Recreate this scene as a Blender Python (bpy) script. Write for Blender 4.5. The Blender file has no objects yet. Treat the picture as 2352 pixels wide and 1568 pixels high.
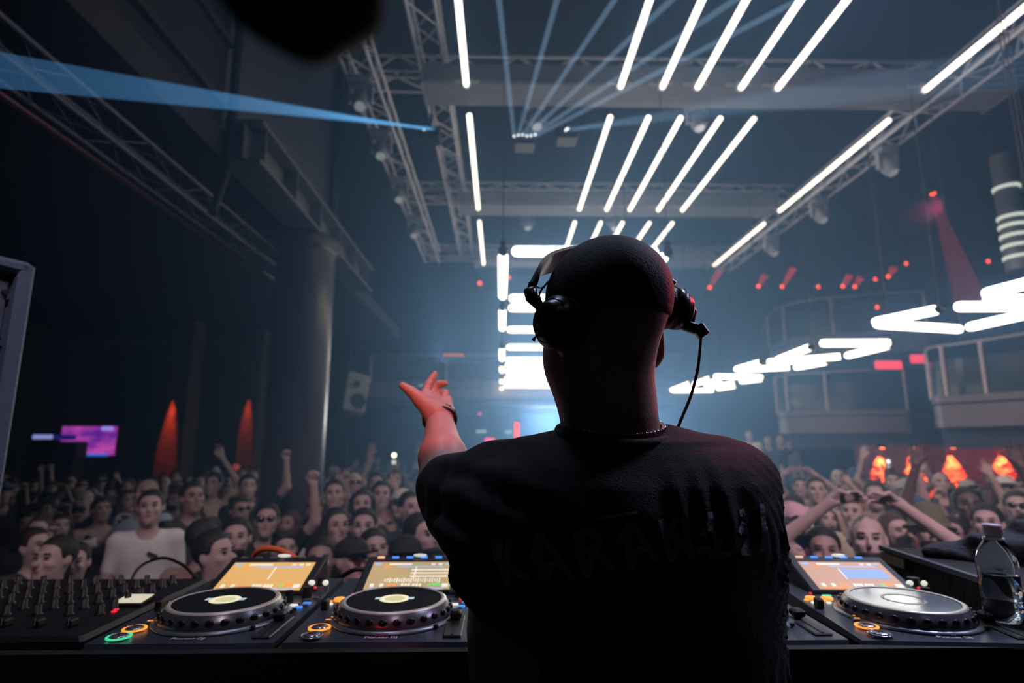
import bpy, bmesh, math, random
import numpy as np
from mathutils import Vector, Matrix, Quaternion
random.seed(7); rng = np.random.RandomState(3)
C = bpy.context.scene.collection
S = bpy.context.scene
PI = math.pi
# ------------------------------------------------------------------ camera, world, exposure, lights
FP = 1307.0
TH = math.atan(232/FP); PS = math.atan(26/FP*math.cos(TH)); CH = 2.25
cd = bpy.data.cameras.new('camera'); cam = bpy.data.objects.new('camera', cd); C.objects.link(cam)
cd.sensor_width = 36; cd.lens = 36*FP/2352; cd.clip_start = .02; cd.clip_end = 200
cam.location = (0, 0, CH); cam.rotation_euler = (PI/2+TH, 0, -PS)
cd.dof.use_dof = True; cd.dof.focus_distance = .83; cd.dof.aperture_fstop = 3.2
S.camera = cam
S.view_settings.view_transform = 'Standard'; S.view_settings.look = 'None'
S.view_settings.gamma = 1; S.view_settings.use_curve_mapping = False
S.view_settings.exposure = 0.0
w = bpy.data.worlds.new('world'); S.world = w; w.use_nodes = True
w.node_tree.nodes['Background'].inputs[0].default_value = (.35, .45, .7, 1)
w.node_tree.nodes['Background'].inputs[1].default_value = .004
cy = S.cycles
cy.max_bounces = 5; cy.diffuse_bounces = 2; cy.glossy_bounces = 3; cy.transmission_bounces = 5
cy.volume_bounces = 0; cy.transparent_max_bounces = 12; cy.sample_clamp_indirect = 2.0
cy.use_light_tree = False; cy.use_adaptive_sampling = True; cy.adaptive_threshold = .05
cy.use_denoising = True
try: cy.denoiser = 'OPENIMAGEDENOISE'
except Exception: pass

def ray(px, py):
    x = (px-1176)/FP; y = (784-py)/FP
    d = (x, math.cos(TH)-y*math.sin(TH), math.sin(TH)+y*math.cos(TH))
    c, s = math.cos(-PS), math.sin(-PS)
    return Vector((c*d[0]-s*d[1], s*d[0]+c*d[1], d[2]))
def at(px, py, Z): return Vector((0, 0, CH))+ray(px, py)*Z
def on_z(px, py, z): return at(px, py, (z-CH)/ray(px, py)[2])
def on_y(px, py, Y): return at(px, py, Y/ray(px, py)[1])
def on_x(px, py, X): return at(px, py, X/ray(px, py)[0])

def lamp(kind, loc, energy, color=(1, 1, 1), target=None, **kw):
    d = bpy.data.lights.new(kind.lower()+'_light', kind); d.energy = energy; d.color = color
    for k, v in kw.items(): setattr(d, k, v)
    o = bpy.data.objects.new(kind.lower()+'_light', d); C.objects.link(o); o.location = loc
    if target is not None:
        o.rotation_euler = (Vector(target)-Vector(loc)).to_track_quat('-Z', 'Y').to_euler()
    return o
# front-of-stage wash on the crowd (mauve white) from the rig above and behind the booth
lamp('SPOT', (1.8, -1.5, 6.8), 1500, (1, .74, .88), (4.2, 5.5, 1.5), spot_size=math.radians(70), spot_blend=.9, shadow_soft_size=.25)
lamp('SPOT', (.4, -1.5, 6.8), 700, (1, .76, .88), (-1.4, 4.5, 1.0), spot_size=math.radians(40), spot_blend=.9, shadow_soft_size=.25)
# red stage spots: hand / left decks, and the right decks
lamp('SPOT', (.02, .30, 2.80), 34, (1, .12, .07), at(990, 950, 1.2), spot_size=math.radians(17), spot_blend=.5, shadow_soft_size=.02)
lamp('SPOT', (-.35, .55, 2.06), 1.8, (1, .04, .05), (-.13, 1.25, 1.96), spot_size=math.radians(20), spot_blend=.6, shadow_soft_size=.03)
lamp('SPOT', (1.6, 1.9, 3.1), 50, (1, .05, .06), at(1520, 780, .86), spot_size=math.radians(16), spot_blend=.6, shadow_soft_size=.02)
lamp('SPOT', (3.0, 1.55, 4.2), 60, (.80, .62, 1), (.36, .85, 2.05), spot_size=math.radians(24), spot_blend=.7, shadow_soft_size=.2)
# cool back light on shoulders and decks, placed off the rig, short of the haze
lamp('SPOT', (1.9, 1.6, 4.9), 130, (.55, .66, 1), (.55, 1.0, 2.0), spot_size=math.radians(38), spot_blend=.7, shadow_soft_size=.3)
lamp('SPOT', (-.5, 1.62, 4.9), 45, (.55, .68, 1), (-.1, 1.0, 2.0), spot_size=math.radians(36), spot_blend=.7, shadow_soft_size=.3)

lamp('SPOT', (1.5, 1.66, 3.3), 48, (.62, .70, 1), (.85, 1.2, 1.9), spot_size=math.radians(42), spot_blend=.8, shadow_soft_size=.15)  # added cool fill that lightens the right decks, no fixture
# added blue spots below the roof that brighten the haze over the floor
for x_, y_, e_ in ((1.0, 10.0, 250), (1.0, 14.0, 900)):
    lamp('SPOT', (x_, y_, 6.1), e_, (.25, .52, 1), (x_, y_+1.5, 0), spot_size=math.radians(70), spot_blend=1, shadow_soft_size=.2)

for x_, z_, e_ in ((-2.6, 4.6, 900), (1.6, 3.2, 1500), (1.3, 4.8, 1500), (2.8, 3.1, 1700), (4.3, 3.4, 1900)):  # added blue lamps at the far end, aimed forward to brighten the haze
    lamp('SPOT', (x_, 21.5, z_), e_, (.38, .56, 1), (x_*.8+.2, 6, 2.0), spot_size=math.radians(70), spot_blend=1, shadow_soft_size=.8)

# ------------------------------------------------------------------ materials
MATS = {}
def mat(name, col=(.5, .5, .5), rough=.6, metal=0., emit=None, es=0., bump=0., bscale=30., var=.12, vscale=6., trans=0., ior=1.45, spec=.5, sample=True):
    if name in MATS: return MATS[name]
    m = bpy.data.materials.new(name); MATS[name] = m; m.use_nodes = True
    nt = m.node_tree; N = nt.nodes; L = nt.links; b = N['Principled BSDF']
    b.inputs['Roughness'].default_value = rough; b.inputs['Metallic'].default_value = metal
    b.inputs['Specular IOR Level'].default_value = spec
    tc = N.new('ShaderNodeTexCoord')
    nz = N.new('ShaderNodeTexNoise'); nz.inputs['Scale'].default_value = vscale; nz.inputs['Detail'].default_value = 3
    L.new(tc.outputs['Object'], nz.inputs['Vector'])
    mx = N.new('ShaderNodeMix'); mx.data_type = 'RGBA'
    mx.inputs[6].default_value = tuple(c*(1-var) for c in col)+(1,)
    mx.inputs[7].default_value = tuple(min(1, c*(1+var)) for c in col)+(1,)
    L.new(nz.outputs['Fac'], mx.inputs[0]); L.new(mx.outputs[2], b.inputs['Base Color'])
    if bump:
        n2 = N.new('ShaderNodeTexNoise'); n2.inputs['Scale'].default_value = bscale; n2.inputs['Detail'].default_value = 4
        L.new(tc.outputs['Object'], n2.inputs['Vector'])
        bp = N.new('ShaderNodeBump'); bp.inputs['Strength'].default_value = bump; bp.inputs['Distance'].default_value = .02
        L.new(n2.outputs['Fac'], bp.inputs['Height']); L.new(bp.outputs['Normal'], b.inputs['Normal'])
    if emit:
        b.inputs['Emission Color'].default_value = tuple(emit)+(1,); b.inputs['Emission Strength'].default_value = es
        if not sample: m.cycles.emission_sampling = 'NONE'
    else: m.cycles.emission_sampling = 'NONE'
    if name.startswith('skin_p'):
        b.inputs['Subsurface Weight'].default_value = .25; b.inputs['Subsurface Radius'].default_value = (1, .2, .1); b.inputs['Subsurface Scale'].default_value = .012
    if trans:
        b.inputs['Transmission Weight'].default_value = trans; b.inputs['IOR'].default_value = ior
    return m
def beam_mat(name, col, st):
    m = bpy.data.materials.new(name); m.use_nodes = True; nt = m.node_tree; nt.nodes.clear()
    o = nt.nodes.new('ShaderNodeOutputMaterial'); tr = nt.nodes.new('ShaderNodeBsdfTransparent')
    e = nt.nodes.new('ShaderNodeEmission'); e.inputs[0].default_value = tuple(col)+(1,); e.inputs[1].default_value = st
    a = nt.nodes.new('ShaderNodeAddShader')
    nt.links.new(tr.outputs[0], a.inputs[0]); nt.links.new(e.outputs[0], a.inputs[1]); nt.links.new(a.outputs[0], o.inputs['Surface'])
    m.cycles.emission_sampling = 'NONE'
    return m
M_black = mat('black_matte', (.012, .012, .014), .75, bump=.2)
M_blackmetal = mat('black_metal', (.02, .02, .022), .4, .6)
M_steel = mat('galvanised_steel', (.42, .44, .50), .45, .6, var=.2)
M_alu = mat('brushed_aluminium', (.55, .57, .62), .4, .7)
M_greybeam = mat('grey_beam_cladding', (.20, .205, .24), .7, bump=.15, bscale=8)
M_darkwall = mat('dark_plaster', (.022, .023, .028), .85, bump=.3, bscale=12)
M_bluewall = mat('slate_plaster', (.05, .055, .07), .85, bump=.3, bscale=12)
M_tube = mat('frosted_tube_light', (.9, .9, .9), .5, emit=(1, .985, .98), es=3.0)
M_tube2 = mat('frosted_tube_light_low', (.9, .9, .9), .5, emit=(1, .985, .98), es=5.5)
M_skin = [mat('skin_light', (.50, .38, .38), .55, bump=.05, bscale=60), mat('skin_tan', (.36, .25, .245), .55, bump=.05, bscale=60), mat('skin_dark', (.13, .085, .08), .5, bump=.05, bscale=60)]
M_eye = mat('eye_dark', (.02, .015, .015), .3)
M_lip = mat('lip', (.30, .11, .10), .5)

# ------------------------------------------------------------------ object helpers
def link(o, parent=None):
    C.objects.link(o)
    if parent is not None: o.parent = parent
    return o
def tag(o, label=None, cat=None, group=None, kind=None):
    if label: o['label'] = label
    if cat: o['category'] = cat
    if group: o['group'] = group
    if kind: o['kind'] = kind
    return o
def empty(name, loc=(0, 0, 0), rz=0., label=None, cat=None, group=None):
    o = bpy.data.objects.new(name, None); C.objects.link(o); o.location = loc; o.rotation_euler = (0, 0, rz)
    o.empty_display_size = .1
    return tag(o, label, cat, group)
def frame(d, up=Vector((0, 0, 1))):
    z = Vector(d).normalized()
    x = z.cross(up)
    if x.length < 1e-4: x = z.cross(Vector((0, 1, 0)))
    x.normalize(); y = x.cross(z)
    return x, y, z
class MB:
    def __init__(s): s.v = []; s.f = []; s.m = []; s.sm = []
    def add(s, vs, fs, mi=0, smooth=False):
        b = len(s.v); s.v += [tuple(v) for v in vs]
        for f in fs: s.f.append(tuple(i+b for i in f)); s.m.append(mi); s.sm.append(smooth)
        return s
    def box(s, c, size, rot=None, mi=0, bev=0.):
        hx, hy, hz = size[0]/2, size[1]/2, size[2]/2
        if bev <= 0:
            vs = [Vector((x*hx, y*hy, z*hz)) for z in (-1, 1) for y in (-1, 1) for x in (-1, 1)]
            fs = [(0, 2, 3, 1), (4, 5, 7, 6), (0, 1, 5, 4), (2, 6, 7, 3), (0, 4, 6, 2), (1, 3, 7, 5)]
        else:
            b = min(bev, hx*.99, hy*.99, hz*.99); vs = []
            for z, (ix, iy) in ((-hz, (b, b)), (-hz+b, (0, 0)), (hz-b, (0, 0)), (hz, (b, b))):
                X, Y = hx-ix, hy-iy; k = b*.6
                for p in ((-X+k, -Y), (X-k, -Y), (X, -Y+k), (X, Y-k), (X-k, Y), (-X+k, Y), (-X, Y-k), (-X, -Y+k)):
                    vs.append(Vector((p[0], p[1], z)))
            fs = [tuple(reversed(range(8))), tuple(range(24, 32))]
            for l in range(3):
                for i in range(8): fs.append((l*8+i, l*8+(i+1) % 8, l*8+8+(i+1) % 8, l*8+8+i))
        if rot is not None: vs = [rot @ v for v in vs]
        c = Vector(c); return s.add([v+c for v in vs], fs, mi)
    def cyl(s, p0, p1, r0, r1=None, n=16, mi=0, cap=True, smooth=True):
        r1 = r0 if r1 is None else r1; p0, p1 = Vector(p0), Vector(p1); x, y, z = frame(p1-p0)
        ring = lambda p, r: [p+(x*math.cos(2*PI*i/n)+y*math.sin(2*PI*i/n))*r for i in range(n)]
        vs = ring(p0, r0)+ring(p1, r1)
        fs = [(i, (i+1) % n, n+(i+1) % n, n+i) for i in range(n)]
        s.add(vs, fs, mi, smooth)
        if cap: s.add(vs, [tuple(reversed(range(n))), tuple(range(n, 2*n))], mi)
        return s
    def lathe(s, prof, c=(0, 0, 0), n=32, axis=None, mi=0, smooth=True, caps=True):
        c = Vector(c); x, y, z = frame(axis) if axis is not None else (Vector((1, 0, 0)), Vector((0, 1, 0)), Vector((0, 0, 1)))
        vs = []; 
        for r, h in prof: vs += [c+(x*math.cos(2*PI*i/n)+y*math.sin(2*PI*i/n))*r+z*h for i in range(n)]
        fs = [(l*n+i, l*n+(i+1) % n, l*n+n+(i+1) % n, l*n+n+i) for l in range(len(prof)-1) for i in range(n)]
        s.add(vs, fs, mi, smooth)
        if caps and prof[0][0] > 1e-5: s.add(vs[:n], [tuple(reversed(range(n)))], mi)
        if caps and prof[-1][0] > 1e-5: s.add(vs[-n:], [tuple(range(n))], mi)
        return s
    def path(s, pts, r, n=8, mi=0, closed=False):
        pts = [Vector(p) for p in pts]; vs = []; up = None; m = len(pts)
        for k, p in enumerate(pts):
            a = pts[(k-1) % m] if closed or k else p; b = pts[(k+1) % m] if closed or k < m-1 else p
            t = (b-a).normalized()
            if up is None: x, y, z = frame(t)
            else: x = (up-t*up.dot(t)).normalized(); y = t.cross(x)
            up = x
            rr = r[k] if isinstance(r, (list, tuple)) else r
            vs += [p+(x*math.cos(2*PI*i/n)+y*math.sin(2*PI*i/n))*rr for i in range(n)]
        fs = [(l*n+i, l*n+(i+1) % n, ((l+1) % m)*n+(i+1) % n, ((l+1) % m)*n+i) for l in range(m if closed else m-1) for i in range(n)]
        s.add(vs, fs, mi, True)
        if not closed: s.add(vs, [tuple(reversed(range(n))), tuple(range((m-1)*n, m*n))], mi)
        return s
    def ell(s, c, r, rot=None, nu=16, nv=10, mi=0, v0=0., v1=1.):
        c = Vector(c); vs = []
        for j in range(nv+1):
            a = PI*(v0+(v1-v0)*j/nv)-PI/2
            for i in range(nu):
                b = 2*PI*i/nu; p = Vector((r[0]*math.cos(a)*math.cos(b), r[1]*math.cos(a)*math.sin(b), r[2]*math.sin(a)))
                vs.append(c+(rot @ p if rot is not None else p))
        fs = [(l*nu+i, l*nu+(i+1) % nu, l*nu+nu+(i+1) % nu, l*nu+nu+i) for l in range(nv) for i in range(nu)]
        return s.add(vs, fs, mi, True)
    def mesh(s, name, mats):
        me = bpy.data.meshes.new(name); me.from_pydata(s.v, [], s.f)
        for m in (mats if isinstance(mats, (list, tuple)) else [mats]): me.materials.append(m)
        me.polygons.foreach_set('material_index', s.m); me.polygons.foreach_set('use_smooth', s.sm); me.update()
        return me
    def build(s, name, mats, parent=None, loc=None):
        o = bpy.data.objects.new(name, s.mesh(name, mats)); link(o, parent)
        if loc is not None: o.location = loc
        return o
def inst(name, me, parent=None, loc=(0, 0, 0), rot=None, scale=None):
    o = bpy.data.objects.new(name, me); link(o, parent); o.location = loc
    if rot is not None: o.rotation_mode = 'QUATERNION'; o.rotation_quaternion = rot
    if scale is not None: o.scale = scale
    return o
def struct(name, c, size, m, label=None):
    o = MB().box((0, 0, 0), size).build(name, m, None, c); o['kind'] = 'structure'
    return o
def smooth_pts(P, k=6):
    P = [Vector(p) for p in P]; out = []
    for i in range(len(P)-1):
        a = P[max(i-1, 0)]; b = P[i]; c = P[i+1]; d = P[min(i+2, len(P)-1)]
        for t in [j/k for j in range(k)]:
            out.append(.5*((2*b)+(c-a)*t+(2*a-5*b+4*c-d)*t*t+(3*b-a-3*c+d)*t**3))
    return out+[P[-1]]

# ------------------------------------------------------------------ smooth solid modeller (signed distance + surface nets)
class SDF:
    def __init__(s): s.ops = []
    def rc(s, a, b, r0, r1=None, k=.02, op='u'):
        a = np.array(a, float); b = np.array(b, float); r1 = r0 if r1 is None else r1; R = max(r0, r1)
        def f(P):
            ab = b-a; t = np.clip(((P-a) @ ab)/max(ab @ ab, 1e-9), 0, 1)
            return np.linalg.norm(P-a-t[..., None]*ab, axis=-1)-(r0+(r1-r0)*t)
        s.ops.append((f, np.minimum(a, b)-R, np.maximum(a, b)+R, k, op)); return s
    def el(s, c, r, rot=None, k=.02, op='u'):
        c = np.array(c, float); r = np.array(r, float); Rm = np.array(rot) if rot is not None else np.eye(3)
        def f(P):
            q = (P-c) @ Rm; k0 = np.linalg.norm(q/r, axis=-1); k1 = np.linalg.norm(q/(r*r), axis=-1)
            return k0*(k0-1)/np.maximum(k1, 1e-6)
        e = np.sqrt((Rm**2) @ (r**2)) if rot is not None else r
        s.ops.append((f, c-e, c+e, k, op)); return s
    def bx(s, c, h, rd=.01, rot=None, k=.01, op='u'):
        c = np.array(c, float); h = np.array(h, float); Rm = np.array(rot) if rot is not None else np.eye(3)
        def f(P):
            q = np.abs((P-c) @ Rm)-(h-rd)
            return np.linalg.norm(np.maximum(q, 0), axis=-1)+np.minimum(q.max(-1), 0)-rd
        e = np.abs(Rm) @ h
        s.ops.append((f, c-e, c+e, k, op)); return s
    def stack(s, rows, n=2.6, k=.03):  # rows of (z, cx, cy, a, b), z rising
        A = np.array(rows, float)
        def f(P):
            z = P[..., 2]; cx, cy_, a, b = [np.interp(z, A[:, 0], A[:, i]) for i in (1, 2, 3, 4)]
            q = (np.abs((P[..., 0]-cx)/a)**n+np.abs((P[..., 1]-cy_)/b)**n)**(1/n)
            d = (q-1)*np.minimum(a, b); dz = np.maximum(A[0, 0]-z, z-A[-1, 0])
            return np.maximum(d, dz)
        lo = (min(A[:, 1]-A[:, 3]), min(A[:, 2]-A[:, 4]), A[0, 0]); hi = (max(A[:, 1]+A[:, 3]), max(A[:, 2]+A[:, 4]), A[-1, 0])
        s.ops.append((f, np.array(lo), np.array(hi), k, 'u')); return s
    def mesh(s, h, disp=None):
        us = [o for o in s.ops if o[4] == 'u']
        lo = np.min([o[1] for o in us], 0)-3*h-.01; hi = np.max([o[2] for o in us], 0)+3*h+.01
        n = np.ceil((hi-lo)/h).astype(int)+1
        g = np.full(n, .2, np.float64)
        for f, a, b, k, op in s.ops:
            m = k+2.5*h
            i0 = np.clip(np.floor((a-m-lo)/h).astype(int), 0, n-1); i1 = np.clip(np.ceil((b+m-lo)/h).astype(int)+1, 1, n)
            if op == 'i': i0 = np.zeros(3, int); i1 = n
            ax = [lo[d]+h*np.arange(i0[d], i1[d]) for d in range(3)]
            P = np.stack(np.meshgrid(*ax, indexing='ij'), -1); d = f(P)
            sl = tuple(slice(i0[q], i1[q]) for q in range(3)); G = g[sl]
            kk = max(k, 1e-5)
            if op == 'u':
                t = np.maximum(kk-np.abs(G-d), 0)/kk; g[sl] = np.minimum(G, d)-t*t*kk*.25
            else:
                if op == 's': d = -d
                t = np.maximum(kk-np.abs(G-d), 0)/kk; g[sl] = np.maximum(G, d)+t*t*kk*.25
        if disp is not None:
            ax = [lo[d]+h*np.arange(n[d]) for d in range(3)]
            g = g-disp(np.stack(np.meshgrid(*ax, indexing='ij'), -1))
        return nets(g, lo, h)
def nets(g, lo, h):
    ins = g < 0; cs = [slice(None, -1), slice(1, None)]
    cnt = sum(ins[cs[i], cs[j], cs[k]].astype(np.int8) for i in (0, 1) for j in (0, 1) for k in (0, 1))
    act = (cnt > 0) & (cnt < 8); idx = np.full(act.shape, -1, np.int64); I = np.argwhere(act); idx[act] = np.arange(len(I))
    acc = np.zeros((len(I), 3)); w_ = np.zeros(len(I))
    cor = [(i, j, k) for i in (0, 1) for j in (0, 1) for k in (0, 1)]
    val = {c: g[I[:, 0]+c[0], I[:, 1]+c[1], I[:, 2]+c[2]] for c in cor}
    for a in cor:
        for d in range(3):
            if a[d] == 0:
                b = list(a); b[d] = 1; b = tuple(b); va, vb = val[a], val[b]; mk = (va < 0) != (vb < 0)
                t = np.where(mk, va/np.where(mk, va-vb, 1), 0)
                for q in range(3):
                    acc[:, q] += np.where(mk, a[q]+(t if q == d else 0), 0)
                w_ += mk
    V = lo+h*(I+acc/w_[:, None]); F = []
    for d in range(3):
        e = [slice(None)]*3; e2 = [slice(None)]*3; e[d] = slice(None, -1); e2[d] = slice(1, None)
        A = ins[tuple(e)]; B = ins[tuple(e2)]; E = np.argwhere(A != B); u, v = (d+1) % 3, (d+2) % 3
        E = E[(E[:, u] > 0) & (E[:, v] > 0) & (E[:, u] < g.shape[u]-1) & (E[:, v] < g.shape[v]-1)]
        if not len(E): continue
        def c(du, dv):
            q = E.copy(); q[:, u] -= du; q[:, v] -= dv; return idx[q[:, 0], q[:, 1], q[:, 2]]
        Q = np.stack([c(1, 1), c(0, 1), c(0, 0), c(1, 0)], 1)
        fl = ~ins[E[:, 0], E[:, 1], E[:, 2]]; Q[fl] = Q[fl][:, ::-1]; F.append(Q)
    return V, np.concatenate(F)
def npmesh(name, parts, mats):
    """parts: list of (V, F, material index)"""
    Vs = []; Fs = []; Mi = []; b = 0
    for V, F, mi in parts:
        Vs.append(V); Fs.append(F+b); Mi.append(np.full(len(F), mi, np.int32)); b += len(V)
    V = np.concatenate(Vs).astype(np.float32); F = np.concatenate(Fs).astype(np.int32)
    me = bpy.data.meshes.new(name); me.vertices.add(len(V)); me.vertices.foreach_set('co', V.ravel())
    me.loops.add(F.size); me.loops.foreach_set('vertex_index', F.ravel())
    me.polygons.add(len(F)); me.polygons.foreach_set('loop_start', np.arange(0, F.size, 4, dtype=np.int32))
    for m in mats: me.materials.append(m)
    me.polygons.foreach_set('material_index', np.concatenate(Mi)); me.polygons.foreach_set('use_smooth', np.ones(len(F), bool))
    me.update(calc_edges=True); me.validate(); return me
# ================================================================== the room
struct('floor', (2, 10, -.05), (26, 32, .1), mat('black_floor', (.02, .02, .022), .35, bump=.1))
struct('floor', (1, -.75, .70), (9.9, 4.9, .1), mat('stage_floor', (.03, .028, .03), .6, bump=.2))
struct('trim_1', (1, 1.68, .325), (9.9, .04, .65), M_black)
struct('ceiling', (2, 10, 9.05), (26, 32, .1), mat('black_ceiling', (.012, .014, .018), .9))
struct('wall_back', (2, 25.05, 4.5), (26, .1, 9), mat('back_wall_paint', (.05, .06, .08), .9, bump=.2))
struct('wall_left', (-10.6, 9, 4.5), (.1, 32, 9), M_darkwall)
struct('wall_right', (14.3, 9, 4.5), (.1, 32, 9), M_darkwall)
struct('wall_front', (2, -4.05, 4.5), (26, .1, 9), M_darkwall)
# gallery on the left: slab, dark upper wall, lighter bay beyond a downpipe
struct('trim_2', (-6.6, 5.2, 4.99), (8, 18.3, .28), M_darkwall)
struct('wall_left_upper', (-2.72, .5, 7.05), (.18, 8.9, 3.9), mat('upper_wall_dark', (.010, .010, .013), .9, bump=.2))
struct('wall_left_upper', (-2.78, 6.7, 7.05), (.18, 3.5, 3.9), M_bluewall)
for i, (yy, zz, hh) in enumerate([(0.5, 5.35, .06), (0.5, 6.0, .05), (.5, 6.9, .08)]):
    struct('trim_%d' % (3+i), (-2.6, yy, zz), (.06, 8.9, hh), mat('upper_trim', (.022, .021, .028), .8))
o = MB().cyl((-2.55, 4.98, 4.75), (-2.55, 4.98, 8.9), .045).cyl((-2.55, 4.98, 4.75), (-2.5, 4.7, 4.2), .035).build('drain_pipe', M_black)
tag(o, 'thin dark pipe running down the end of the dark upper wall at left', 'pipe')
o = MB().cyl((-2.6, 8.35, 5.1), (-2.6, 8.35, 8.9), .07).build('drain_pipe', M_black)
tag(o, 'dark vertical pipe rising above the round pillar to the ceiling', 'pipe')

def i_beam(X, y0, y1, z, w_, h_, m):
    b = MB(); b.box((X, (y0+y1)/2, z), (w_, y1-y0, .03)); b.box((X, (y0+y1)/2, z+h_), (w_, y1-y0, .03)); b.box((X, (y0+y1)/2, z+h_/2), (.025, y1-y0, h_))
    return b
M_ib = mat('painted_girder', (.13, .135, .15), .6, .2, bump=.1)
r = empty('steel_girder', (0, 0, 0), 0, 'dark steel girder lying on top of the round pillar', 'girder')
b = MB(); b.box((-2.42, 7.3, 4.83), (.36, 4.7, .04)); b.build('flange', M_ib, r)
b = MB(); b.box((-2.42, 7.3, 5.22), (.36, 4.7, .04)); b.build('flange', M_ib, r)
MB().box((-2.42, 7.3, 5.025), (.03, 4.7, .37)).build('web', M_ib, r)
for k in range(6): MB().box((-2.42, 5.1+k*.85, 5.025), (.32, .02, .37)).build('stiffener', M_ib, r)
# pillar
pc = at(684, 900, 6.95); M_pil = mat('pillar_paint', (.055, .04, .055), .30, bump=.06, bscale=5, var=.06)
r = empty('pillar', (pc.x, pc.y, 0), 0, 'tall round smooth pillar standing in the crowd at left', 'pillar')
MB().lathe([(.355, .0), (.355, 4.55), (.36, 4.6)], n=48).build('shaft', M_pil, r)
MB().lathe([(.36, 4.6), (.385, 4.66), (.385, 4.80), (.36, 4.82)], n=48).build('capital', M_pil, r)
MB().lathe([(.44, 0), (.44, .12), (.38, .18), (.355, .2)], n=48).build('base', M_pil, r)

# ------------------------------------------------------------------ trusses
M_truss = mat('truss_aluminium', (.62, .63, .74), .5, .35, var=.15)
def truss(name, label, p0, p1, sec, m=M_truss, step=.33, rz=.023, rb=.012, n=8, cat='truss'):
    """four chord box truss from p0 to p1 (lower-left corner line), section sec=(width,height)"""
    p0, p1 = Vector(p0), Vector(p1); d = (p1-p0); L = d.length; d.normalize()
    side = d.cross(Vector((0, 0, 1))).normalized()*sec[0]; up = Vector((0, 0, 1))*sec[1]
    r = empty(name, p0, 0, label, cat)
    cm = MB().cyl((0, 0, 0), d*L, rz, n=n).mesh('chord', m)
    for q in (Vector((0, 0, 0)), side, up, side+up): inst('chord', cm, r, q)
    ns = max(2, int(L/step)); st = L/ns
    for a, v in ((Vector((0, 0, 0)), side), (up, side), (Vector((0, 0, 0)), up), (side, up)):
        m1 = MB().cyl((0, 0, 0), v+d*st, rb, n=5).mesh('brace', m); m2 = MB().cyl(v, d*st, rb, n=5).mesh('brace', m)
        for k in range(ns): inst('brace', m1 if k % 2 == 0 else m2, r, a+d*st*k)
    return r
def tr_y(label, X0, X1, z, y0, y1, h=.28, step=.36):
    return truss('roof_truss', label, (X0, y0, z), (X0, y1, z), (X1-X0, h), step=step)
tr_y('lattice truss running into the distance beside the leftmost ceiling light line', -1.0, -.70, 6.75, 1.6, 13.5)
tr_y('lattice truss carrying moving lights, left of the truss with the laser heads', -1.80, -1.48, 6.45, 2.6, 13.0)
tr_y('lattice truss hanging at far right beside the rightmost ceiling light line', 5.15, 5.45, 6.28, 2.0, 13.0)
def tr_x(label, Y, z, x0, x1, h=.3, step=.36):
    return truss('roof_truss', label, (x0, Y, z), (x1, Y, z), (.3, h), step=step)
tr_x('lattice truss crossing behind the nearest wide grey ceiling beam', 6.75, 6.75, -1.7, 5.5)
tr_x('lattice truss crossing behind the middle grey ceiling beam', 10.4, 6.8, -1.8, 5.6)
tr_x('faint lattice truss crossing farthest back under the ceiling', 13.6, 6.7, -1.8, 5.6)
truss('gallery_truss', 'dim lighting truss hanging along the edge of the left gallery', (-2.72, 2.1, 4.33), (-2.72, 8.6, 4.33), (-.22, .2), mat('truss_dim', (.09, .09, .14), .45, .3), step=.4, rz=.02, rb=.006)
o = MB().path([(-2.74, 2.0, 4.12), (-2.74, 8.6, 4.12)], .02).build('underchord', mat('underchord_red', (.30, .10, .14), .5)); tag(o, 'reddish conduit along the dim gallery truss', 'pipe')  # lower truss chord as its own bar, red tinge put into its colour
# fixtures hanging on the trusses
M_fix = mat('fixture_grey', (.30, .32, .40), .5, .2); M_lens = mat('lamp_lens', (.5, .6, .7), .1, emit=(.75, .86, 1), es=.18, sample=False)
def moving_head(p, aim, label, group=None, m=None, lens=None, s=.85):
    m = m or M_fix; r = empty('moving_head_light', p, 0, label, 'stage light', group)
    MB().box((0, 0, -.06*s), (.30*s, .22*s, .12*s), bev=.02).build('base', m, r)
    MB().box((-.15*s, 0, -.25*s), (.035*s, .10*s, .28*s), bev=.01).box((.15*s, 0, -.25*s), (.035*s, .10*s, .28*s), bev=.01).box((0, 0, -.13*s), (.33*s, .12*s, .03*s)).build('yoke', m, r)
    a = Vector(aim).normalized(); c = Vector((0, 0, -.33*s))
    MB().lathe([(.07*s, -.16*s), (.11*s, -.12*s), (.12*s, .02*s), (.10*s, .14*s), (.085*s, .17*s)], c, 16, a).build('head', m, r)
    MB().cyl(c+a*.165*s, c+a*.175*s, .075*s, n=14).build('lens', lens or M_lens, r)
    return r
for i, y in enumerate((4.0, 5.0, 6.05, 7.2, 8.6, 10.2)):
    moving_head((-1.64, y, 6.45), (.1, -.5, -1), 'pale moving head light on the left truss, %s from the camera' % ['nearest', 'second', 'third', 'fourth', 'fifth', 'farthest'][i], 'moving lights on the left truss')
for i, y in enumerate((4.9, 7.2, 8.9, 10.6)):
    moving_head((5.32, y, 6.28), (.2, -.5, -1), 'pale moving head light under the right truss, %s from the camera' % ['nearest', 'second', 'third', 'farthest'][i], 'moving lights on the right truss')
for i, (x, y) in enumerate([(.45, 6.9), (2.6, 6.9), (.5, 10.5), (2.2, 10.5)]):
    moving_head((x, y, 6.75), (.1, -.3, -1), 'hazy moving head light hanging under the %s crossing truss, %s one' % (('nearer', 'farther')[i//2], ('left', 'right')[i % 2]), 'moving lights on the crossing trusses')

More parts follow.
